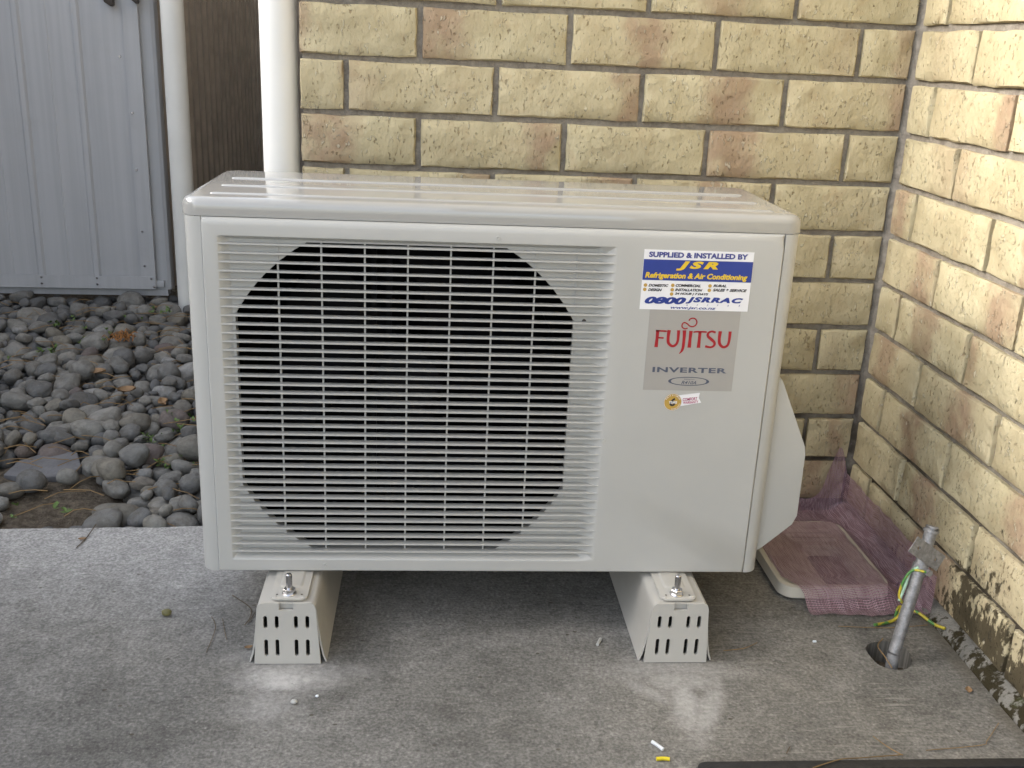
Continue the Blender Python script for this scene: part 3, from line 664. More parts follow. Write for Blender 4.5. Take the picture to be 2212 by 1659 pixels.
mb = MB(); disc(mb, -.4575, .3625, .0123, YF-.0007, 40); obj('gold_disc', mb, M['gold'], wf, None)
mb = MB()
for r0, r1 in ((.0117, .0121),):
    mb.add([p for k in range(40) for p in ((-.4575+r0*math.cos(2*PI*k/40), YF-.00085, .3625+r0*math.sin(2*PI*k/40)), (-.4575+r1*math.cos(2*PI*k/40), YF-.00085, .3625+r1*math.sin(2*PI*k/40)))], [(2*k, (2*k+2) % 80, (2*k+3) % 80, 2*k+1) for k in range(40)])
def ring_text(s, a0, a1, flip):
    for i, ch in enumerate(s):
        if ch == ' ': continue
        a = math.radians(a0+(a1-a0)*i/(len(s)-1)); x, z = -.4575+.0101*math.cos(a), .3625+.0101*math.sin(a)
        put_text(mb, ch, x-.0007, x+.0007, z-.0009, z+.0009, YF-.00085, 0, .02, 1, a-PI/2 if not flip else a+PI/2)
ring_text('PARTS & LABOUR', 155, 25, False); ring_text('WARRANTY', 265, 345, True)
put_text(mb, 'YEARS', -.4630, -.4516, .3604, .3642, YF-.0011, 0, .03); obj('lettering', mb, M['white'], wf, None)
mb = MB(); put_text(mb, '6', -.4619, -.4536, .3566, .3687, YF-.0009, .1, .04); obj('numeral', mb, M['ink'], wf, None)
mb = MB(); put_text(mb, 'COMFORT', -.4441, -.4240, .3650, .3695, YF-.0007, 0, .02, 1, .10); put_text(mb, 'WARRANTY', -.4432, -.4222, .3608, .3646, YF-.0007, 0, .02, 1, .10); obj('lettering', mb, M['crimson'], wf, None)

# ------------------------------------------------------------------ mounting blocks with bolts
def mount(cx, bx, label):
    b = thing('mounting_block', (cx, -.28, 0), label, 'mounting block', 'mounting blocks under the unit')
    out = [(-.0448, .0008), (-.0392, .0855), (-.0374, .0912), (-.0335, .0942), (-.0093, .0942), (-.0093, .0838), (.0093, .0838), (.0093, .0942), (.0335, .0942), (.0374, .0912), (.0392, .0855), (.0445, .0008)]
    holes = []
    for zc, hh in ((.0655, .0095), (.0260, .0128)):
        for sx in (-.0281, -.0131, .0124, .0276):
            L_ = []; rx = .0026
            for k in range(13):
                a = PI*k/12; L_.append((sx+rx*math.cos(a), zc+hh-rx+rx*math.sin(a)))
            for k in range(13):
                a = PI+PI*k/12; L_.append((sx+rx*math.cos(a), zc-hh+rx+rx*math.sin(a)))
            holes.append(L_)
    mb = MB(); mb.prism(out, holes, lambda a, z, d: (cx+a, d, z), -.4965, -.4925); obj('end_cap', mb, M['foot'], b, None); mb = MB(); mb.box(cx-.0110, cx+.0110, -.4890, -.4870, .0780, .0905); obj('notch_tab', mb, M['foot'], b, None)
    half = [(.0525, .0012), (.0488, .012), (.0455, .030), (.0425, .055), (.0403, .078), (.0392, .0860), (.0374, .0905), (.0338, .0930)]
    prof = [(-a, z) for a, z in half]+[(a, z) for a, z in half[::-1]]; inn = [(a*(1-.0022/abs(a)), z-(.0022 if z > .09 else 0)) for a, z in prof]
    lp = prof+inn[::-1]; mb = MB(); mb.rings([[(cx+a, y, z) for a, z in lp] for y in (-.4920, -.062)], True); n = len(prof)
    for o_ in (0, 2*n):
        for i in range(n-1): mb.f.append((o_+i, o_+i+1, o_+2*n-2-i, o_+2*n-1-i))
    obj('channel', mb, M['foot'], b, 35)
    bo = thing('bolt', (bx, -.4765, .0984), None, None); bo.parent = b; bo.location = Vector((bx, -.4765, .0984))-b.location
    cyl = lambda r_, z0, z1, n_, r2=None: [[(bx+q*math.cos(2*PI*k/n_+.26), -.4765+q*math.sin(2*PI*k/n_+.26), z) for k in range(n_)] for q, z in ((r_, z0), (r_, z1-.0008), ((r2 or r_)-.0008, z1))]
    mb = MB(); mb.rings(cyl(.0098, .0984, .1000, 24), True, True, True); obj('washer', mb, M['zinc'], bo)
    mb = MB(); mb.rings(cyl(.0084, .1001, .1062, 6), True, True, True); obj('nut', mb, M['zinc'], bo, 20)
    mb = MB(); R = []
    for i in range(31):
        z = .1062+.0210*i/30; q = .0040+(.00025 if i % 2 else -.00015); R.append([(bx+q*math.cos(2*PI*k/16), -.4765+q*math.sin(2*PI*k/16), z) for k in range(16)])
    R.append([(bx+.003*math.cos(2*PI*k/16), -.4765+.003*math.sin(2*PI*k/16), .1280) for k in range(16)])
    mb.rings(R, True, False, True); obj('stud', mb, M['zinc'], bo, 60)
mount(-.9742, -.9722, 'white slotted mounting block under the grille end of the unit')
mount(-.4365, -.4395, 'white slotted mounting block under the sticker end of the unit')

# ------------------------------------------------------------------ conduit stub, earth wire
cdt = thing('conduit', (-.119, -.492, -.03), 'short leaning grey metal conduit sticking out of the slab hole', 'conduit')
A0, A1, A2 = Vector((-.1215, -.500, -.035)), Vector((-.1205, -.497, .012)), Vector((-.0795, -.461, .1925)); ax = (A2-A1).normalized()
mb = MB(); mb.tube(smoothpath([A0, A1, A1+ax*.02, A2-ax*.01, A2], 5), .0087, 20); obj('pipe', mb, M['galv'], cdt, 40)
def frame(ax, hint):
    u = (hint-ax*hint.dot(ax)).normalized(); return u, ax.cross(u)
eu, ev = frame(ax, Vector((1, -.2, 0)))
def loc(c, a, b, d): return c+eu*a+ev*b+ax*d
mb = MB(); c = A2; mb.rings([[loc(c, r_*math.cos(2*PI*k/20), r_*math.sin(2*PI*k/20), d) for k in range(20)] for r_, d in ((.0088, -.004), (.0105, -.0035), (.0105, .0005), (.0072, .0006), (.0070, -.006))], True, False, True); obj('collar', mb, M['galv'], cdt)
c = A1+ax*.154   # fixing plate
pu = Vector((.80, .10, -.55)).normalized(); pn = ax.cross(pu).normalized(); pn = pn if pn.y < 0 else -pn; pv = pn.cross(pu).normalized()
pc = c+pn*.0092-pu*.003
mb = MB(); mb.prism([(-.031, -.0125), (.029, -.0125), (.029, .0125), (-.031, .0125)], [[(-.019+.0028*math.cos(2*PI*k/10), .0028*math.sin(2*PI*k/10)) for k in range(10)], [(.017+.0022*math.cos(2*PI*k/10), .0022*math.sin(2*PI*k/10)) for k in range(10)]], lambda a, b, d: tuple(pc+pu*a+pv*b+pn*d), -.0008, .0008); obj('fixing_plate', mb, M['galv'], cdt, None)
c2 = A1+ax*.130
mb = MB(); mb.rings([[loc(c2, r_*math.cos(2*PI*k/20), r_*math.sin(2*PI*k/20), d) for k in range(20)] for r_, d in ((.0090, -.008), (.0108, -.008), (.0108, .008), (.0090, .008))], True); obj('clamp', mb, M['galv'], cdt)
bc = c2+eu*.004-ev*0+pn*.0115
mb = MB(); mb.tube([bc-pn*.002, bc+pn*.0042], .0052, 6); obj('clamp_bolt', mb, M['galv'], cdt, 20)
ew = thing('earth_wire', (-.10, -.45, 0), 'green and yellow earth wire clamped to the leaning conduit', 'wire')
W = lambda a, b, d, base=c2: loc(base, a, b, d)
fr_ = -pn
mb = MB(); mb.tube(smoothpath([c2+pn*.013+eu*.004, c2+pn*.0135-eu*.006, c2-eu*.0135+pn*.006-ax*.004, c2-eu*.018-ax*.02+pn*.003, c2-eu*.017-ax*.042, c2-eu*.011-ax*.052, c2-pn*.011-ax*.056, c2-pn*.013+eu*.008-ax*.058], 6), .0019, 8); obj('wire_loop', mb, M['greenwire'], ew, 60)
mb = MB(); mb.tube(smoothpath([c2+pn*.010-eu*.009+ax*.004, c2-eu*.0125+pn*.002-ax*.008, c2-eu*.0135-ax*.026+pn*.002, c2-eu*.0135-ax*.044, c2-eu*.0145-ax*.052], 6), .0022, 8); obj('wire_strand', mb, M['verd'], ew, 60)
mb = MB(); mb.tube(smoothpath([(-.110, -.408, .006), (-.080, -.396, .004), (-.066, -.392, .012), (-.058, -.380, .020), (-.060, -.374, .014), (-.066, -.386, .004), (-.050, -.382, .012), (-.036, -.388, .016), (-.020, -.412, .010), (-.010, -.428, .012)], 6), .0024, 8); obj('wire_tail', mb, M['greenwire'], ew, 60)

# ------------------------------------------------------------------ tray and pink net in the corner
tr = thing('plastic_tray', (-.135, -.21, 0), 'shallow cream plastic tray half covered by the pink net', 'tray')
R = []
def trect(x0, x1, y0, y1, r): return rrect(x0, x1, y0, y1, r, 6)
mb = MB()
for (ix, iy, z, r_) in ((.006, .006, .0015, .03), (0, 0, .006, .034), (.002, .002, .0225, .036), (.006, .006, .0245, .034), (.012, .012, .0235, .03)): R.append([(a, b, z) for a, b in trect(-.2300+ix, -.046-ix, -.330+iy, -.088-iy, r_*.75)])
for (xa, xb, ya, yb, z, r_) in ((-.205, -.062, -.325, -.108, .021, .028), (-.150, -.078, -.318, -.175, .018, .016), (-.143, -.082, -.314, -.186, .0042, .012)): R.append([(a, b, z) for a, b in trect(xa, xb, ya, yb, r_)])
mb.rings(R, True, True, True); obj('tray_body', mb, M['tray'], tr, 40)
mb = MB(); mb.prism(trect(-.141, -.083, -.313, -.189, .012), [], lambda a, b, d: (a, b, d), .0044, .0052); obj('basin_floor', mb, M['slate'], tr)  # dark plate on the floor of the basin
for k in range(3):
    y = -.125-.018*k; mb = MB(); mb.rings([[(-.165+.004*k+dx, y+dy, z) for dx, dy, z in ((0, -.004, .0205), (0, 0, .0245), (0, .004, .0205))], [(-.078+dx, y+dy, z) for dx, dy, z in ((0, -.004, .0205), (0, 0, .0245), (0, .004, .0205))]], closed=False); obj('moulded_step', mb, M['tray'], tr, 60)
nu, nv = 64, 80; mb = MB(); uvs = []
for j in range(nv+1):
    for i in range(nu+1):
        a, b = i/nu, j/nv
        y_ = -.376+.007*noise.noise(Vector((a*4, 7, 2)))*(1-b)+.468*b; yy = min(y_, -.008)
        xl = -.2205 if yy > -.30 else -.2205+(.022)*min(1, (-.30-yy)/.04)
        xl = xl-.0+.006*noise.noise(Vector((0, yy*14, 4)))
        x_ = xl+(.262 if yy > -.3 else .242)*a; xx = min(x_, -.008)
        climb_y = max(0, y_+.008); climb_x = max(0, x_+.008)
        inx = min(max((xx+.238)/.02, 0), 1)*min(max((-.030-xx)/.03, 0), 1); iny = min(max((yy+.366)/.035, 0), 1)*min(max((-.060-yy)/.04, 0), 1)
        z = .0032+.0245*min(inx, 1)*iny
        cw = math.exp(-((xx+.028)/.020)**2)
        z += climb_y*(.28+.95*cw)+climb_x*1.3
        near = math.exp(-(xx+.008)**2/.0006)*.016*min(1, max(0, (yy+.37)/.05)); z += near
        k = Vector((xx*26, yy*26, 1.7)); wr = .0042*noise.noise(k)+.0022*noise.noise(k*2.3)
        z = max(.0022, z+wr*(1.0 if iny < .9 or inx < .9 else .35)) if z > .004 else max(.0022, z+abs(wr)*.9)
        x2 = xx-abs(.004*noise.noise(Vector((3, yy*30, z*30)))) if climb_x > 0 else xx
        y2 = yy-abs(.006*noise.noise(Vector((xx*30, 5, z*30)))) if climb_y > 0 else yy
        mb.v.append((x2, y2, z)); uvs.append((.262*a, .470*b))
for j in range(nv):
    for i in range(nu): q = j*(nu+1)+i; mb.f.append((q, q+1, q+nu+2, q+nu+1))
net = obj('shade_net', mb, M['net'], None, 180)
uvl = net.data.uv_layers.new(name='UVMap')
for lp in net.data.loops: uvl.data[lp.index].uv = uvs[lp.vertex_index]
tag(net, 'pink see-through mesh net draped over the tray in the brick corner', 'net')

# ------------------------------------------------------------------ mat, offcuts, twigs, leaves
mt = thing('floor_mat', (-.22, -.95, 0), 'black rimmed dark mat at the lower right edge', 'mat')
mb = MB(); mb.prism(rrect(-.466, .40-.42, -1.25, -.727, .012, 4), [rrect(-.452, -.034, -1.236, -.7415, .006, 4)], lambda a, b, d: (a, b, d), .001, .019); obj('rim', mb, M['black'], mt, bevel=.002)
mb = MB(); mb.box(-.4515, -.0345, -1.2355, -.742, .001, .010); obj('matting', mb, M['matgrey'], mt)
def stick(name, P, r, m, label, cat, n=6): mb = MB(); mb.tube(smoothpath(P, 5), r, n); return tag(obj(name, mb, m, None, 60), label, cat)
stick('wire_offcut', [(-.505, -.669, .0026), (-.499, -.677, .0028), (-.494, -.684, .0026)], .0024, M['whitebit'], 'short white wire offcut lying on the slab', 'offcut')
stick('wire_offcut', [(-.506, -.7013, .0027), (-.498, -.7005, .0028), (-.490, -.7018, .0027)], .0025, M['yellowbit'], 'short yellow wire offcut lying near the front edge', 'offcut')
stick('wall_plug', [(-.534, -.4395, .0026), (-.541, -.4545, .0026)], .0024, M['greybit'], 'small grey plastic wall plug between the mounting blocks', 'plug')
stick('plastic_crumb', [(-.219, -.4465, .002), (-.2145, -.4462, .002)], .0018, M['whitebit'], 'tiny white crumb left of the conduit hole', 'crumb')
def pebble(name, x, y, r, m, label, cat):
    mb = MB(); bm = bmesh.new(); bmesh.ops.create_icosphere(bm, subdivisions=2, radius=1)
    vs_ = [(x+v.co.x*r*(1+.2*noise.noise(v.co*2+Vector((x*90, 0, 0)))), y+v.co.y*r*.85, r*.7+v.co.z*r*.7) for v in bm.verts]; bm.verts.ensure_lookup_table(); mb.add(vs_, [[v.index for v in f.verts] for f in bm.faces]); bm.free()
    return tag(obj(name, mb, m, None, 60), label, cat)
pebble('nut_shell', -1.166, -.372, .0075, M['olive'], 'small round olive nut on the slab left of the unit', 'nut')
pebble('concrete_crumb', -.9545, -.5841, .0045, M['greybit'], 'pale concrete crumb in front of the left mounting block', 'crumb')
pebble('concrete_crumb', -.9265, -.5705, .0026, M['whitebit'], 'tiny white crumb beside the larger pale crumb', 'crumb')
z_ = .0022
for P, r_, m, lab in (
    ([(-1.3528, -.0900, .006), (-1.3559, -.1349, z_), (-1.3606, -.1665, z_)], .0014, 'twig', 'thin dark twig hanging over the slab edge by the stones'),
    ([(-1.0817, -.3176, z_), (-1.0493, -.353, z_), (-1.0442, -.3828, .003), (-1.0487, -.4013, z_)], .0010, 'twig', 'hook shaped twig nearest the left mounting block'),
    ([(-1.0393, -.3659, z_), (-1.0443, -.3952, z_)], .0008, 'twig', 'short straight twig touching the hook shaped one'),
    ([(-1.1002, -.3786, z_), (-1.0881, -.4114, .003), (-1.0885, -.4712, z_)], .0009, 'twig', 'long thin bent twig left of the left mounting block'),
    ([(-1.0839, -.3827, z_), (-1.071, -.4273, z_), (-1.0666, -.4391, z_)], .0007, 'twig', 'fine straight twig beside the long bent one'),
    ([(-.3601, -.47, z_), (-.3295, -.4667, .004), (-.3044, -.4495, z_)], .0009, 'needle', 'curved brown needle right of the right mounting block'),
    ([(-.3415, -.693, z_), (-.333, -.6805, z_)], .0010, 'twig', 'tiny dark twig near the mat'),
    ([(-.1651, -.4055, z_), (-.0869, -.4102, z_), (-.0232, -.402, z_)], .0008, 'needle', 'long brown needle behind the conduit hole'),
    ([(-.2186, -.6623, z_), (-.2073, -.6864, .003), (-.1959, -.699, z_)], .0010, 'needle', 'bent tan needle between conduit hole and mat'),
    ([(-.0387, -.6383, z_), (-.0728, -.6726, z_), (-.0866, -.682, z_), (-.162, -.6903, z_)], .0008, 'needle', 'long curved needle near the wall foot and mat'),
    ([(-.1959, -.699, .003), (-.2565, -.7126, .010), (-.290, -.728, .0205), (-.3282, -.742, .0205)], .0011, 'needle', 'tan needle lying across the mat rim'),
    ([(-.1285, -.515, .002), (-.130, -.49, .006), (-.1275, -.462, .004), (-.110, -.44, .003)], .0012, 'needle', 'brown needle lying across the conduit hole')):
    stick('twig' if m == 'twig' else 'pine_needle', P, r_*.62, M[m], lab, 'twig' if m == 'twig' else 'needle', 5)
def leaf(x, y, z, L, rz, m, label, curl=.5, tilt=0.0):
    mb = MB(); R = []
    for i in range(9):
        t_ = i/8; wd = L*.33*math.sin(PI*min(1, t_*.97+.03))**.7; R.append([(L*(t_-.5), wd*s_, L*curl*(abs(s_)**2*.35+(t_-.5)**2*.5)) for s_ in (-1, -.5, 0, .5, 1)])
    mb.rings(R, closed=False); mtx = Matrix.Translation((x, y, z)) @ Matrix.Rotation(rz, 4, 'Z') @ Matrix.Rotation(tilt, 4, 'X')
    mb.v = [tuple(mtx @ Vector(p)) for p in mb.v]; return tag(obj('dry_leaf', mb, m, None, 60), label, 'leaf')
leaf(-1.033, -.4595, .002, .011, .3, M['leaf'], 'tiny brown leaf scrap at the left mounting block', .5)
leaf(-1.361, -.1365, .002, .013, .2, M['leaf'], 'small brown leaf on the pale slab edge', .3)
leaf(-.0428, -.5668, .002, .014, 1.2, M['leaf'], 'small brown leaf near the right wall foot', .3)

# ------------------------------------------------------------------ bed of river stones
bx0, bx1, by0, by1 = -2.75, -1.0035, -.30, 2.4; n1, n2 = 120, 150; mb = MB()
patch = [(-1.59, .30), (-1.50, .30), (-1.46, .21), (-1.40, .14), (-1.34, .08), (-1.33, .02), (-1.39, -.02), (-1.42, -.12), (-1.58, -.12), (-1.60, 0), (-1.68, .16), (-1.66, .25)]
def inpoly(x, y, P):
    r_ = False
    for i in range(len(P)):
        (xa, ya), (xb, yb) = P[i], P[i-1]
        if (ya > y) != (yb > y) and x < (xb-xa)*(y-ya)/(yb-ya)+xa: r_ = not r_
    return r_
for i in range(n1+1):
    for j in range(n2+1):
        x = bx0+(bx1-bx0)*i/n1; y = by0+(by1-by0)*j/n2
        k = sum(inpoly(x+dx, y+dy, patch) for dx in (-.03, 0, .03) for dy in (-.03, 0, .03))/9
        mb.v.append((x, y, -.058+k*.026+.006*noise.noise(Vector((x*30, y*30, 0)))*(.4+k)))
mb.f = [(i*(n2+1)+j, (i+1)*(n2+1)+j, (i+1)*(n2+1)+j+1, i*(n2+1)+j+1) for i in range(n1) for j in range(n2)]
bed = tag(obj('gravel_bed', mb, M['soil'], None, 60, origin=(0, 0, 0)), 'bed of grey river stones on brown soil before the shed', kind='structure')
def stone_mesh(k, sub=3):
    r_ = random.Random(100+k); a = 1; b = r_.uniform(.66, .9); c = r_.uniform(.42, .62)
    if k % 5 == 4: c = r_.uniform(.7, .8)
    e = r_.uniform(2.0, 2.7); amp = r_.uniform(.10, .2); off = Vector((r_.uniform(-9, 9), r_.uniform(-9, 9), r_.uniform(-9, 9)))
    cuts = []
    for _ in range(4 if k % 3 else 7):
        d_ = Vector((r_.gauss(0, 1), r_.gauss(0, 1), r_.gauss(0, .8))).normalized(); sup = math.sqrt((d_.x*a)**2+(d_.y*b)**2+(d_.z*c)**2); cuts.append((d_, sup*r_.uniform(.80, .95)))
    bm = bmesh.new(); bmesh.ops.create_icosphere(bm, subdivisions=sub, radius=1)
    for v in bm.verts:
        p = v.co.normalized(); q = 1/((abs(p.x)**e+abs(p.y)**e+abs(p.z)**e)**(1/e)); q *= 1+amp*noise.noise(p*1.1+off)+.05*noise.noise(p*2.6+off)
        v.co = Vector((p.x*q*a, p.y*q*b, p.z*q*c))
        for dn_, hh in cuts:
            ex = v.co.dot(dn_)-hh
            if ex > 0: v.co -= dn_*ex*.8
    me = bpy.data.meshes.new('stone'); bm.to_mesh(me); bm.free(); me.polygons.foreach_set('use_smooth', [True]*len(me.polygons)); me.materials.append(M['stone']); return me
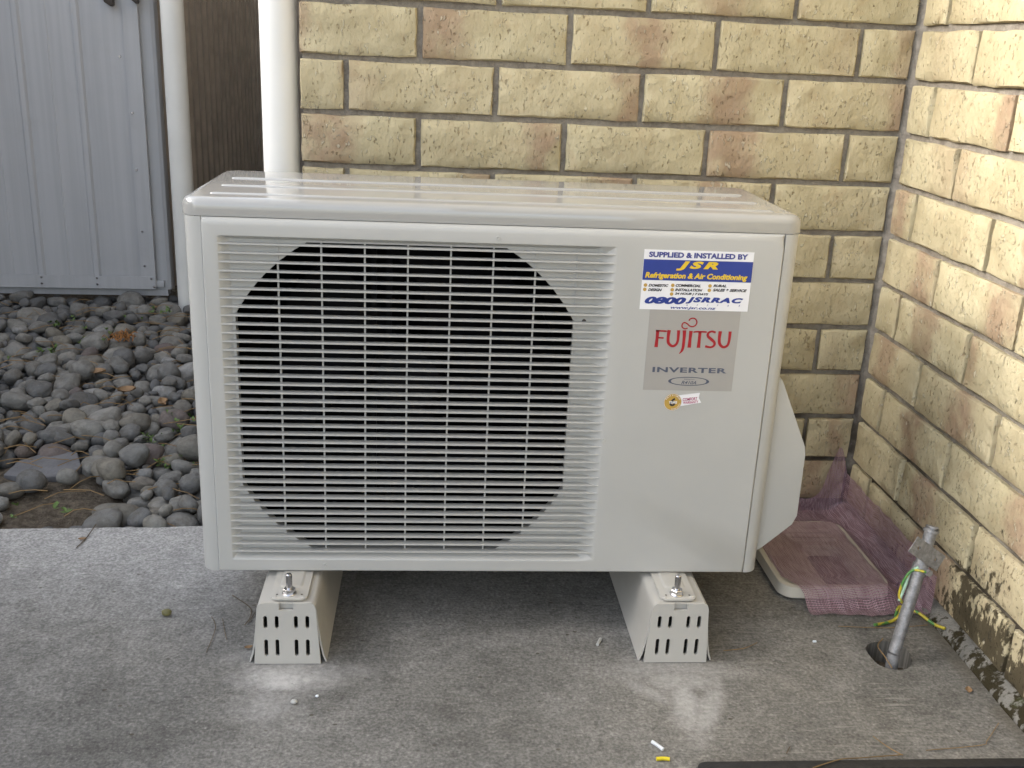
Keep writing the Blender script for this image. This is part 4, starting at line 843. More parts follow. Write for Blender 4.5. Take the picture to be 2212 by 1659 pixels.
STONES = (
'8,21,-1754,478,-46,-47,9,-39;8,18,-1697,295,-48,-37,-24,78;6,37,-1408,328,-36,-12,-6,-280;0,20,-1771,969,-49,-18,-17,-294;3,29,-1781,1221,-44,3,8,168;12,13,-1646,897,-42,94,-64,263;13,23,-2196,1511,-45,11,-13,-267;0,18,-1701,897,-38,34,-11,-273;7,15,-1725,1061,-50,-66,-6,66;2,18,-1595,395,-45,54,-64,116;3,15,-1675,621,-51,-9,-7,-129;13,22,-1561,822,-46,1,3,-118;0,11,-1631,592,-51,-64,55,192;8,11,-1378,139,-52,37,20,81;5,14,-1751,1369,-49,-64,-15,93;2,19,-1282,757,-49,-16,1,173;8,20,-2022,1279,-48,1,-2,236;2,30,-1992,996,-43,-11,-16,-274;12,27,-1528,766,-45,3,-3,-149;0,20,-1909,1136,-49,-9,-17,305;11,12,-1376,280,-52,-19,35,292;9,15,-1619,284,-48,83,1,29;1,33,-1933,1374,-43,19,5,-175;12,25,-1803,743,-46,3,0,290;9,18,-2067,1181,-44,45,84,-203;6,25,-1523,501,-43,49,5,-50;8,18,-1909,1457,-49,-1,-5,-262;2,11,-1612,848,-53,-14,-15,87;7,24,-1392,195,-47,-2,-6,-257;8,27,-1625,366,-41,-70,26,34;4,21,-1232,468,-45,11,-3,-304;3,14,-1685,1472,-49,74,16,171;10,16,-1914,689,-45,-132,11,-120;2,17,-1713,1481,-50,-20,-19,13;8,13,-1575,605,-52,-5,4,227;2,24,-1936,792,-46,34,9,-174;7,20,-1937,1521,-49,-9,-8,52;1,29,-1794,1070,-41,57,-13,136;4,32,-1719,137,-36,19,-35,-170;4,16,-1509,1450,-48,-16,-4,134;4,11,-1454,680,-51,48,20,309;10,14,-1839,1522,-48,97,-6,-309;3,19,-1868,1275,-49,1,-2,-126;2,17,-1744,946,-50,-7,-16,-58;8,23,-1901,587,-45,-3,21,165;4,13,-1548,419,-50,50,32,20;2,26,-1828,485,-44,-54,2,255;4,19,-1807,781,-46,13,-6,-240;8,21,-1703,595,-46,-60,14,-104;7,34,-1684,1251,-41,-34,-11,-247;11,37,-1183,19,-43,3,5,-60;11,34,-1716,1150,-44,9,3,157;1,15,-1782,829,-52,12,0,313;1,23,-2015,1032,-45,45,-26,-149;1,16,-1364,334,-52,-3,0,-146;4,11,-1489,959,-52,13,-7,297;7,14,-1261,725,-51,26,14,295;1,26,-1872,707,-47,0,-5,284;3,18,-1425,1275,-47,6,38,24;9,15,-1251,76,-48,1,-19,-55;0,31,-1905,1091,-44,-14,-16,-204;1,18,-1432,637,-51,0,15,-155;5,27,-2071,1292,-45,-15,8,-64;10,17,-1131,71,-51,2,5,157;6,14,-1488,387,-50,54,-29,-180;0,21,-1506,1412,-45,35,14,-187;8,17,-1178,183,-48,-27,-3,245;8,22,-1373,433,-47,-5,4,-202;11,28,-1763,238,-47,5,-4,214;13,18,-1486,572,-49,-7,-9,19;0,18,-1464,1106,-50,-15,-20,-53;3,17,-1675,810,-51,22,-13,-112;7,28,-1658,1485,-40,-32,22,-7;12,20,-1403,156,-48,9,-22,-266;0,13,-1702,930,-53,-16,-10,147;8,14,-1300,477,-51,-1,2,-96;6,19,-1846,458,-47,-14,-5,278;5,29,-1563,535,-44,-6,-17,-137;3,11,-1750,1133,-53,-9,-2,-69;7,37,-1337,122,-40,-3,-7,-35;5,23,-1998,1440,-46,-13,36,73;7,18,-1546,1278,-50,-1,-4,232;3,18,-1373,471,-50,5,4,19;11,27,-1655,-22,-44,47,6,231;9,12,-1259,481,-49,-67,-54,20;12,44,-1330,754,-37,4,-2,-103;6,22,-1414,704,-44,20,43,72;1,16,-1332,0,-51,11,-7,16;5,14,-1221,143,-52,-9,-26,235;13,18,-2138,1571,-49,11,6,-89;3,28,-1770,329,-41,-57,4,-87;9,11,-1739,680,-51,-56,6,305;5,27,-1092,12,-45,-4,-21,145;10,17,-1732,1272,-51,-14,3,246;0,23,-1177,349,-47,-6,-23,300;3,31,-1329,625,-42,-10,-12,-30;12,21,-1804,647,-48,-1,1,-252;5,11,-1404,990,-54,21,0,221;0,34,-1146,146,-42,-2,-14,32;13,38,-1589,1104,-37,7,4,-128;8,14,-1991,1290,-51,-18,'
'-2,99;10,37,-1617,1544,-42,-7,-2,-236;9,16,-1559,858,-48,26,-3,313;9,18,-1850,801,-46,-10,2,204;1,13,-1909,716,-53,7,-9,-199;7,24,-1248,589,-47,-4,-7,-142;5,21,-1555,1062,-48,1,-13,-112;11,22,-1998,1403,-48,-21,15,2;2,26,-1735,878,-45,-14,-16,150;3,34,-1755,792,-41,-8,-12,281;10,14,-1359,822,-52,-13,19,-280;4,20,-1501,462,-45,21,6,-248;2,27,-1827,706,-41,12,-49,117;9,35,-1860,1030,-35,-5,20,-155;6,11,-1235,378,-52,12,26,15;4,14,-1498,1007,-49,8,-6,-178;7,17,-1585,744,-49,-63,-12,142;11,21,-2054,1569,-50,-6,1,162;8,27,-1302,20,-43,-3,7,-41;3,19,-2126,1418,-47,-25,28,70;6,16,-2059,1432,-49,5,5,-207;11,17,-1352,1078,-50,-21,-13,-37;9,26,-1245,339,-41,-60,19,79;2,29,-1600,-69,-42,29,-31,47;13,20,-2040,975,-47,12,8,241;2,22,-1671,351,-47,-6,-6,121;5,12,-1564,468,-52,30,0,-233;0,39,-1749,722,-39,-16,-5,210;0,11,-1712,1081,-54,-6,-1,293;13,19,-1990,1243,-48,0,7,62;10,16,-1452,1255,-51,-21,11,7;6,17,-1922,840,-48,54,2,259;8,16,-1840,1062,-50,7,-15,-83;12,21,-1509,321,-48,-7,3,-295;5,18,-1380,844,-48,1,-38,-149;3,16,-1916,868,-51,16,-8,-78;5,27,-1704,1300,-45,-2,-14,118;2,13,-1678,1542,-52,8,-3,273;6,14,-1374,300,-49,-77,1,-17;0,29,-1765,663,-45,-14,-17,225;11,17,-1471,1161,-50,3,33,-190;3,24,-1431,1008,-46,38,-10,273;12,13,-1426,459,-50,-60,45,113;13,20,-1779,1328,-46,58,24,-135;12,20,-1607,599,-48,9,-22,233;0,14,-1848,1326,-52,9,-8,300;6,11,-1294,545,-53,12,12,-162;0,15,-1512,952,-51,22,-8,262;11,16,-1819,1078,-50,12,34,27;12,19,-1553,1603,-49,13,-24,100;10,24,-1534,991,-46,-8,24,-112;13,20,-1779,705,-23,-52,-62,146;12,18,-1620,1080,-23,12,-44,207;5,25,-1644,752,-46,4,-7,245;5,11,-1922,977,-52,-54,20,264;4,21,-1572,878,-27,-10,14,-287;4,33,-1777,1161,-37,5,-6,306;9,16,-1599,875,-48,-20,-25,-141;5,36,-1552,709,-40,3,-20,-198;0,18,-1840,1595,-50,-8,-5,91;8,12,-1297,95,-51,1,-21,211;13,26,-1533,631,-44,13,-6,-30;1,13,-1956,1337,-53,0,3,188;4,20,-1543,899,-44,-44,-26,-138;8,11,-1424,726,-53,-5,4,-287;10,22,-1626,1069,-48,-24,3,114;10,18,-1418,1044,-50,-13,5,118;0,25,-1406,439,-47,-15,-5,-218;1,20,-2174,1457,-49,3,11,-198;10,25,-1862,544,-46,-23,-2,278;0,16,-1317,53,-51,-7,-28,-254;7,16,-1600,1594,-50,10,-14,140;11,46,-1971,1140,-39,7,3,-279;6,26,-1483,761,-43,24,4,112;9,12,-1799,1348,-50,34,16,118;12,27,-2150,1534,-45,2,0,-130;5,40,-1791,876,-37,24,7,2;6,15,-1228,179,-50,5,17,-99;9,15,-1835,396,-49,66,-2,-128;12,29,-1731,425,-42,-10,-29,60;3,11,-1450,878,-53,-9,17,272;6,20,-1427,1107,-46,-6,-5,-151;13,31,-1925,1217,-41,-8,-10,-281;5,11,-1661,260,-53,-7,-20,-138;13,32,-1987,1334,-40,-15,3,-112;0,16,-1378,243,-50,-43,-30,59;7,17,-1568,881,-51,-5,-16,17;1,15,-1812,365,-49,68,-16,267;1,36,-1741,1091,-39,0,36,227;2,33,-1735,279,-40,-29,-34,-35;5,13,-2110,1568,-52,27,2,-26;12,20,-2033,1417,-49,-2,-1,91;9,22,-1434,1189,-43,-15,15,300;7,17,-1635,532,-50,-10,-7,-188;9,27,-1253,-68,-41,-11,15,66;5,22,-1841,661,-48,-17,9,48;7,23,-1658,506,-46,-4,-22,-43;13,14,-1544,385,-50,24,9,213;3,16,-1481,303,-51,6,2,128;2,17,-1644,336,-49,-22,-32,202;2,26,-2254,1545,-45,5,-1,-34;'
'4,12,-1609,431,-51,17,-10,129;1,16,-1581,1213,-46,120,25,-162;3,25,-1698,226,-46,20,-10,84;12,22,-1824,1113,-47,-8,-7,-201;2,15,-2148,1446,-51,7,-5,94;9,14,-1922,1269,-50,-1,-15,-26;13,17,-2219,1532,-49,-16,6,-219;8,33,-1404,562,-38,-63,14,90;4,21,-1701,374,-43,-2,-40,-16;8,22,-1282,118,-44,10,-32,207;2,29,-1784,606,-44,15,5,209;9,25,-2228,1485,-42,25,-13,262;5,17,-1616,1492,-48,28,-54,308;5,17,-1991,1560,-50,-10,-1,-43;8,22,-1535,350,-47,2,2,143;7,18,-1908,1047,-50,-2,-2,-49;10,22,-2197,1377,-48,-5,11,-119;2,13,-1619,-19,-51,51,12,-116;2,18,-1784,758,-26,24,-44,-119;11,11,-1751,1451,-55,3,4,-260;7,11,-1540,874,-51,85,-21,-285;8,17,-2133,1274,-50,0,4,22;7,13,-1312,510,-49,-43,39,142;5,21,-1650,38,-47,-37,20,224;10,14,-1418,664,-52,-8,5,213;13,31,-1439,518,-41,-8,-4,-79;10,13,-1486,1434,-52,-31,2,-128;9,21,-1212,-69,-44,-23,11,155;4,39,-1958,951,-33,6,-2,255;13,11,-1726,839,-52,-27,2,217;3,18,-1427,864,-43,-34,49,217;0,12,-1552,1305,-53,-38,-6,-51;6,14,-1516,379,-51,53,10,-268;0,21,-1657,596,-49,-21,-21,30;3,21,-1617,563,-48,17,-4,259;13,16,-1320,975,-50,-3,-4,204;8,14,-1871,1402,-50,144,12,178;9,11,-1889,1235,-50,133,52,174;3,19,-1744,1195,-49,-7,-12,82;8,14,-2043,1164,-51,-5,-10,239;2,25,-1643,1285,-30,40,-10,96;5,35,-1789,385,-39,-43,17,-4;9,25,-1274,457,-39,-22,58,2;6,25,-1281,53,-44,19,-3,267;2,14,-1956,1236,-51,-46,-12,254;10,27,-1672,554,-46,-9,4,-123;3,15,-1736,501,-50,-20,16,-49;8,14,-1972,1267,-51,9,-6,263;11,14,-1581,1300,-53,3,1,-279;8,20,-1544,453,-47,-26,9,57;6,11,-1588,798,-51,-138,29,90;3,33,-1281,-28,-42,18,-10,44;1,19,-1753,839,-50,5,5,191;7,11,-1840,1272,-53,-6,-21,-99;9,16,-1958,1608,-47,25,3,33;8,14,-1784,1484,-51,0,-6,-205;13,17,-1865,509,-49,20,-4,-2;5,12,-2034,1053,-50,97,8,-242;1,25,-1438,595,-47,-11,6,253;10,40,-1549,484,-17,-3,17,-186;4,37,-1589,647,-34,7,-16,-152;10,17,-1620,316,-51,-15,-7,-204;7,14,-1897,1025,-48,148,281,31;10,21,-1299,156,-49,-16,-7,-172;12,21,-1352,269,-44,-57,47,-224;4,17,-1385,-35,-46,-37,-29,164;11,23,-1697,716,-49,4,5,154;5,19,-1357,1018,-49,-13,-18,-221;3,22,-1366,977,-48,24,-8,26;10,22,-1741,594,-46,-9,36,-112;8,16,-1881,1153,-49,-11,12,135;7,22,-1974,896,-48,-22,-10,-5;0,15,-1807,1317,-51,-17,5,-141;6,24,-1722,633,-45,26,-2,-3;0,24,-2081,1501,-47,-24,-13,208;8,16,-1722,248,-50,-14,11,77;4,25,-1788,1544,-42,17,-4,234;10,31,-1954,1037,-41,-32,-26,-218;9,22,-1930,660,-43,72,-10,180;3,11,-1721,691,-51,-103,-17,84;3,19,-1810,818,-47,-49,5,-151;12,38,-1780,1444,-36,-2,24,-292;13,22,-1534,1130,-46,-5,7,8;9,13,-1486,275,-50,42,-30,160;11,15,-1311,-74,-53,3,13,54;13,17,-2084,1568,-48,51,-2,-169;5,14,-2015,1219,-52,-19,11,-254;7,16,-1093,-44,-50,11,8,89;2,23,-1786,832,-29,86,2,14;2,19,-1915,1186,-49,-2,-15,32;9,24,-2113,1305,-43,-6,-12,117;1,35,-1892,1321,-43,8,2,218;7,24,-1339,171,-47,-18,-11,2;9,11,-1834,937,-51,-38,-44,-214;9,19,-1652,388,-46,-11,15,94;9,14,-1427,1075,-50,30,5,225;11,12,-1510,1238,-45,-77,33,163;10,14,-1660,1366,-53,0,-10,265;2,15,-1695,506,-50,78,-9,-247;11,20,-1632,626,-50,-5,0,-26'
'7;1,36,-1955,1469,-42,0,9,213;1,29,-1286,693,-45,-9,-7,105;3,29,-1782,1382,-41,-38,11,226;3,36,-1400,263,-36,-35,-39,59;11,30,-1652,2,-22,25,-48,-311;5,27,-1711,1373,-45,-6,1,310;9,23,-1464,945,-43,-3,16,-267;1,24,-1496,358,-46,-50,-2,-291;10,17,-1937,1314,-51,-2,-4,-175;11,23,-1769,923,-49,-4,8,-233;5,26,-1665,1005,-45,8,8,64;8,21,-1535,1579,-47,0,-11,78;11,15,-1913,1483,-50,52,-8,-299;3,15,-1342,558,-32,-43,-39,-134;10,22,-1692,695,-26,-30,8,201;10,29,-1574,358,-45,-13,5,139;12,16,-1570,402,-51,3,0,-114;13,27,-1285,785,-28,-5,83,76;9,15,-1787,423,-49,17,-16,-282;12,28,-2030,1373,-45,3,-3,260;2,35,-1145,200,-41,-7,-14,-49;10,14,-1297,215,-51,35,-8,-225;9,11,-1800,1013,-36,-78,54,-290;1,14,-1357,-12,-52,-18,-18,-92;1,16,-1865,773,-51,-10,21,-27;4,16,-1645,1410,-47,-22,-25,127;5,28,-1244,19,-44,-5,-19,-283;5,24,-1522,855,-45,21,-47,102;8,21,-1459,1214,-47,-6,4,-249;13,16,-1701,535,-49,95,-5,-113;10,24,-1535,577,-48,-10,1,-10;6,19,-1497,1135,-47,-1,-6,-127;9,17,-1449,558,-48,2,-8,-36;13,11,-1615,1234,-52,-89,-8,-243;8,34,-1658,300,-40,-5,1,199;13,22,-1952,1085,-46,12,-5,-35;6,28,-1600,469,-41,-5,3,61;1,20,-1365,549,-50,-1,4,308;8,23,-1337,145,-8,28,64,237;6,17,-1839,768,-37,-8,2,43;5,15,-1452,395,-51,-10,1,273;12,29,-1638,826,-44,3,-5,289;10,16,-1433,548,-20,-75,7,152;1,32,-2076,1346,-42,0,26,40;10,20,-1819,1196,-50,4,2,-264;7,27,-1622,699,-45,1,-5,252;10,13,-1272,174,-52,-30,12,295;0,32,-1929,734,-38,-27,-49,-150;7,28,-1977,851,-44,9,2,-118;10,18,-2015,1280,-25,12,8,-289;5,16,-1088,-74,-51,-10,22,117;3,23,-1290,588,-44,8,43,-103;5,11,-1677,394,-53,5,-1,-186;11,16,-1195,149,-44,-75,-47,215;4,20,-1706,813,-45,1,-9,137;11,22,-1196,295,-49,10,4,32;2,11,-1489,648,-53,-65,-11,-174;4,16,-2040,1440,-31,76,25,278;7,15,-1473,1368,-51,30,5,-260;2,11,-1473,471,-52,149,-20,-302;10,14,-1972,1522,-53,2,0,280;13,22,-1798,1120,-30,-83,-42,188;0,11,-1695,998,-54,-11,-13,-102;4,35,-1539,1210,-33,-56,7,-16;5,21,-1240,506,-48,-17,1,213;11,25,-1791,506,-48,6,-5,-297;10,19,-1944,699,-48,-26,-21,-106;10,24,-1277,35,-19,-11,17,-74;1,19,-1859,1357,-49,23,-25,-258;12,33,-1791,1295,-26,55,8,-161;11,25,-1888,895,-48,-8,6,53;2,11,-1785,478,-51,-97,-51,-41;1,18,-1346,704,-51,-19,5,307;3,24,-1286,255,-46,9,4,56;5,11,-1145,-81,-50,48,-86,-277;7,17,-1395,219,-26,-59,-50,68;13,21,-1431,1310,-47,-2,-9,312;1,25,-1647,1159,-48,-2,3,142;3,14,-1964,1240,-32,-100,-42,-5;10,23,-2154,1374,-48,5,-3,-104;5,34,-1833,609,-39,-33,25,248;6,30,-1643,441,-40,-10,-4,200;4,34,-1558,301,-34,6,29,130;3,20,-1891,1382,-49,15,-5,-122;12,11,-1986,1501,-53,11,6,-101;12,32,-1463,244,-43,3,-3,-181;2,31,-1700,1569,-43,12,6,-238;5,11,-1339,80,-53,-1,-15,-185;0,19,-1587,1497,-50,-10,0,-164;0,34,-1690,856,-42,6,-7,14;4,12,-2032,1452,-51,42,4,-151;10,18,-1327,-50,-49,-34,12,27;7,11,-1309,534,-53,-30,-5,214;11,25,-1384,163,-30,-36,55,-76;11,25,-1345,920,-48,-6,7,-49;8,39,-1849,690,-13,59,12,-135;8,26,-1743,459,-21,50,-26,33;13,14,-1461,609,-33,-17,8,-202;5,20,-1183,-37,-38,-72,-9,71;12,23,-1463,849,-43,11,58,84;6,'
'23,-1310,295,-45,19,-11,-137;2,26,-1607,517,-45,-14,0,-148;10,16,-1290,625,-30,-26,-65,-297;9,21,-1644,1342,-43,-42,-33,-209;4,16,-2033,1334,-48,48,15,-130;11,11,-1478,991,-39,59,3,-172;3,19,-1659,1216,-48,-20,-24,-249;1,11,-2143,1402,-54,-12,13,-28;7,17,-1896,1005,-48,67,-27,15;5,19,-1674,793,-33,-14,-37,174;3,23,-1436,911,-44,-43,-44,-290;9,26,-1885,661,-41,-6,16,-53;10,16,-1478,608,-45,41,-75,284;12,39,-1258,214,-35,-39,11,-186;1,31,-1669,1537,-22,70,-26,-95;10,20,-1505,978,-35,-3,28,3;0,14,-1800,464,-52,-1,-11,46;8,11,-2009,1254,-53,-8,-10,-239;8,11,-2086,1473,-52,-51,-3,276;6,13,-1539,1249,-51,-45,8,5;1,13,-1237,55,-53,-10,2,-267;1,14,-1385,662,-52,13,-6,-23;13,22,-1577,691,-9,25,1,-214;7,26,-1904,1124,-23,39,13,312;11,23,-1468,575,-26,40,-5,83;8,11,-1665,1564,-52,-35,13,216;11,23,-1744,181,-47,22,-23,-286;6,22,-1801,948,-44,52,-31,-87;9,19,-1406,918,-31,29,20,-193;8,18,-1576,1010,-30,-43,18,-61;3,11,-1799,1279,-53,-12,-10,-239;9,23,-1721,561,-43,69,-1,69;3,31,-1672,88,-43,21,-8,210;0,40,-1565,949,-39,-12,-15,-42;4,21,-2104,1234,-45,5,-2,182;10,12,-1625,496,-48,-126,-80,-117;0,11,-1588,1144,-53,-37,-22,185;12,12,-1540,1373,-52,9,-22,39;5,28,-1717,190,-28,-24,-10,-31;6,23,-1430,208,-42,19,42,-168;0,11,-1581,1010,-52,-56,12,67;11,21,-1751,1481,-50,1,-1,247;9,36,-2167,1501,-13,26,23,-243;1,23,-1604,997,-45,45,-29,8;11,16,-1696,265,-50,2,36,-65;6,17,-1825,1351,-49,-18,2,-79;9,11,-1642,1268,-51,33,-3,-13;1,13,-1401,737,-50,71,28,39;2,14,-1163,-38,-51,0,24,242;12,43,-1340,227,-32,-45,15,-236;0,25,-1353,720,-12,5,-101,79;2,17,-1634,860,-50,6,-7,-27;3,34,-1730,1200,-20,-6,-1,205;1,22,-1714,473,-49,4,4,109;0,25,-1518,816,-45,-37,-12,-309;10,27,-1549,972,-12,33,-45,-278;3,18,-2136,1432,-31,-56,22,80;7,14,-1716,101,-52,-5,-4,-304;12,19,-1857,1482,-43,31,73,180;13,17,-2069,1019,-22,6,-35,-105;4,20,-1675,924,-46,13,-15,-27;10,12,-1708,883,-54,-11,15,-169;13,12,-1699,1530,-52,33,4,200;8,28,-1222,426,-43,-3,-6,-226;8,18,-1699,1100,-49,-3,8,-107;11,20,-2065,1546,-33,-4,6,273;0,37,-2027,1501,-24,18,15,-196;11,18,-2142,1233,-50,-17,-18,285;6,36,-1212,482,-13,72,25,148;2,30,-1842,1163,-43,18,7,-83;2,24,-1749,859,-17,-36,34,-217;4,11,-1824,1224,-52,21,-1,-235;4,11,-1383,1112,-52,2,-19,99;6,35,-1493,690,-38,27,1,34;4,25,-1805,737,-10,-59,37,190;13,41,-1892,802,-34,20,-18,-184;9,24,-1297,343,-43,-3,2,267;7,30,-1382,715,-39,80,3,146;4,21,-1931,902,-45,-1,-3,157;4,14,-2050,1408,-32,-51,9,271;12,28,-1391,510,-45,4,-5,-146;10,19,-1361,-69,-50,-13,5,119;11,20,-1417,193,-23,62,-43,69;12,18,-1621,1029,-50,7,-2,237;7,25,-1446,780,-46,7,2,226;1,36,-1223,-27,-25,19,7,184;1,26,-1266,92,-27,12,26,-193;5,20,-2105,1134,-48,0,1,-111;3,24,-1943,869,-29,16,-55,185;3,23,-1443,681,-29,11,1,-89;13,11,-1387,823,-53,-131,10,5;3,24,-1776,479,-3,63,-31,14;0,24,-1617,336,-12,9,75,190;5,15,-1535,1334,-51,-22,2,172;12,30,-2221,1462,-10,60,-26,133;4,45,-1605,1442,-29,-3,-4,272;0,29,-1689,446,-39,8,44,-95;0,26,-2106,1385,-46,-19,-8,1;13,17,-1884,1481,-49,12,-6,181;10,19,-1802,991,-50,-11,0,2'
'52;9,11,-1656,1432,-52,27,2,-2;10,19,-2152,1400,-29,-12,-22,-297;9,37,-1707,1443,-33,-58,18,262;13,11,-1783,1110,-53,5,-9,62;11,12,-1694,1242,-16,-7,10,-195;11,16,-2075,1450,-45,67,-62,-196;13,21,-1135,-53,-46,74,2,163;3,11,-1827,1445,-28,95,69,-51;2,14,-1566,1136,-52,9,9,-210;4,21,-1818,1254,-45,-1,-15,-231;13,20,-1219,0,3,-12,41,-71;11,33,-1463,301,-28,-26,-14,-121;13,19,-1555,662,-4,-82,-13,-118;8,18,-1989,1053,-49,2,-2,170;4,17,-1680,262,-36,45,-48,221;6,14,-1367,146,-19,104,51,6;9,19,-1318,778,-4,15,49,154;11,24,-1597,505,-22,26,17,111;10,24,-1740,1334,-48,-6,-3,-45;0,28,-1888,972,-45,-21,-25,254;5,23,-1610,1320,-47,5,-22,-278;4,27,-1839,975,-39,-7,13,221;5,23,-1347,828,-29,-11,31,-263;0,32,-2173,1328,-43,-8,-4,-111;0,14,-1299,190,-51,-31,-1,1;1,12,-2126,1455,-28,-10,-43,-95;2,21,-2189,1548,-48,-9,-2,230;7,16,-2053,1471,-50,-9,-17,-31;5,15,-1965,1091,-21,86,-16,241;9,28,-1416,966,-38,-53,-3,17;0,19,-1557,1021,-48,32,-18,127;5,15,-1937,1072,-26,63,46,-75;3,17,-1818,916,-50,11,-6,-137;4,12,-1741,1552,-51,5,1,-266;0,19,-1307,890,-49,19,-3,-284;1,11,-1771,1412,-53,-3,29,238;12,14,-1708,1406,-47,-243,-126,58;11,21,-1606,774,-50,14,6,262;1,33,-1890,1363,-20,-50,0,-104;13,29,-1448,435,-41,17,-17,-117;10,28,-1328,956,-30,-25,-8,181;4,18,-1188,256,-46,45,14,115;7,16,-2026,1608,-51,-27,-12,-313;7,16,-1768,458,-48,140,-2,-63;2,20,-1290,403,-27,-71,6,257;9,12,-1841,1457,-51,19,16,65;4,34,-1805,555,-36,-10,-5,-271;4,16,-1866,483,-49,-2,-23,-143;3,16,-1676,1515,-51,3,8,-229;8,20,-1480,543,-41,137,98,195;0,15,-1272,656,-52,-17,-11,-133;3,27,-1846,844,-45,9,4,-61;11,31,-1716,779,-23,-51,15,-192;6,32,-1390,617,-39,12,-10,-45;2,24,-1485,1592,-46,-13,-14,93;2,20,-1901,1478,-31,0,-12,-115;12,28,-1711,333,-44,5,-8,241;13,11,-1362,501,-52,41,-10,150;12,15,-1152,-20,-48,-16,-59,-206;3,22,-1685,656,-45,-29,-39,269;9,22,-2145,1477,-43,-39,-39,-101;8,21,-1928,1001,-41,-137,-51,-220;3,18,-1961,1190,-23,1,63,40;3,14,-2217,1411,-50,48,15,177;0,22,-1754,545,-48,-3,-15,225;3,19,-1676,201,-44,-85,19,-204;2,32,-1912,652,-11,-6,-17,110;5,24,-1593,1049,-39,-53,-44,-10;13,27,-1729,386,-21,27,58,292;13,21,-1649,-69,-47,-6,-1,-113;3,36,-1738,1343,-16,16,-29,-182;11,11,-1430,232,-54,-13,9,301;4,20,-1448,1087,-29,-33,64,-127;5,14,-1431,746,-52,-8,-14,60;4,16,-1459,542,-17,24,16,190;5,26,-1239,112,-46,-2,12,32;13,27,-1703,237,-15,5,-7,235;4,19,-1232,174,-23,-116,-18,-178;0,17,-1810,340,-49,-11,-35,311;9,27,-1269,297,-39,-8,51,23;7,19,-1668,890,-50,-3,-4,275;9,26,-2086,1418,-32,-17,10,-304;7,18,-1785,859,-9,-11,-43,241;12,20,-1424,384,-29,22,6,-126;13,27,-1438,1167,-18,38,-36,29;4,20,-2015,1073,-46,-6,-10,-105;4,23,-1630,539,-25,29,-5,-182;1,11,-1897,1281,-52,-13,-50,-54;10,11,-1594,551,-35,-97,-14,171;5,11,-1294,274,-32,43,16,306;11,11,-1787,717,-54,-19,26,-298;4,41,-1509,1087,-31,16,-19,301;8,13,-1921,922,-24,8,66,-40;2,24,-1659,1309,-46,-10,-16,263;9,21,-1626,1588,-23,-5,-52,-206;13,16,-1860,828,-15,-11,20,-98;5,17,-1187,316,-33,10,1,-54;4,28,-2067,1109,-38,62,26,-82;0,25,-1891,1'
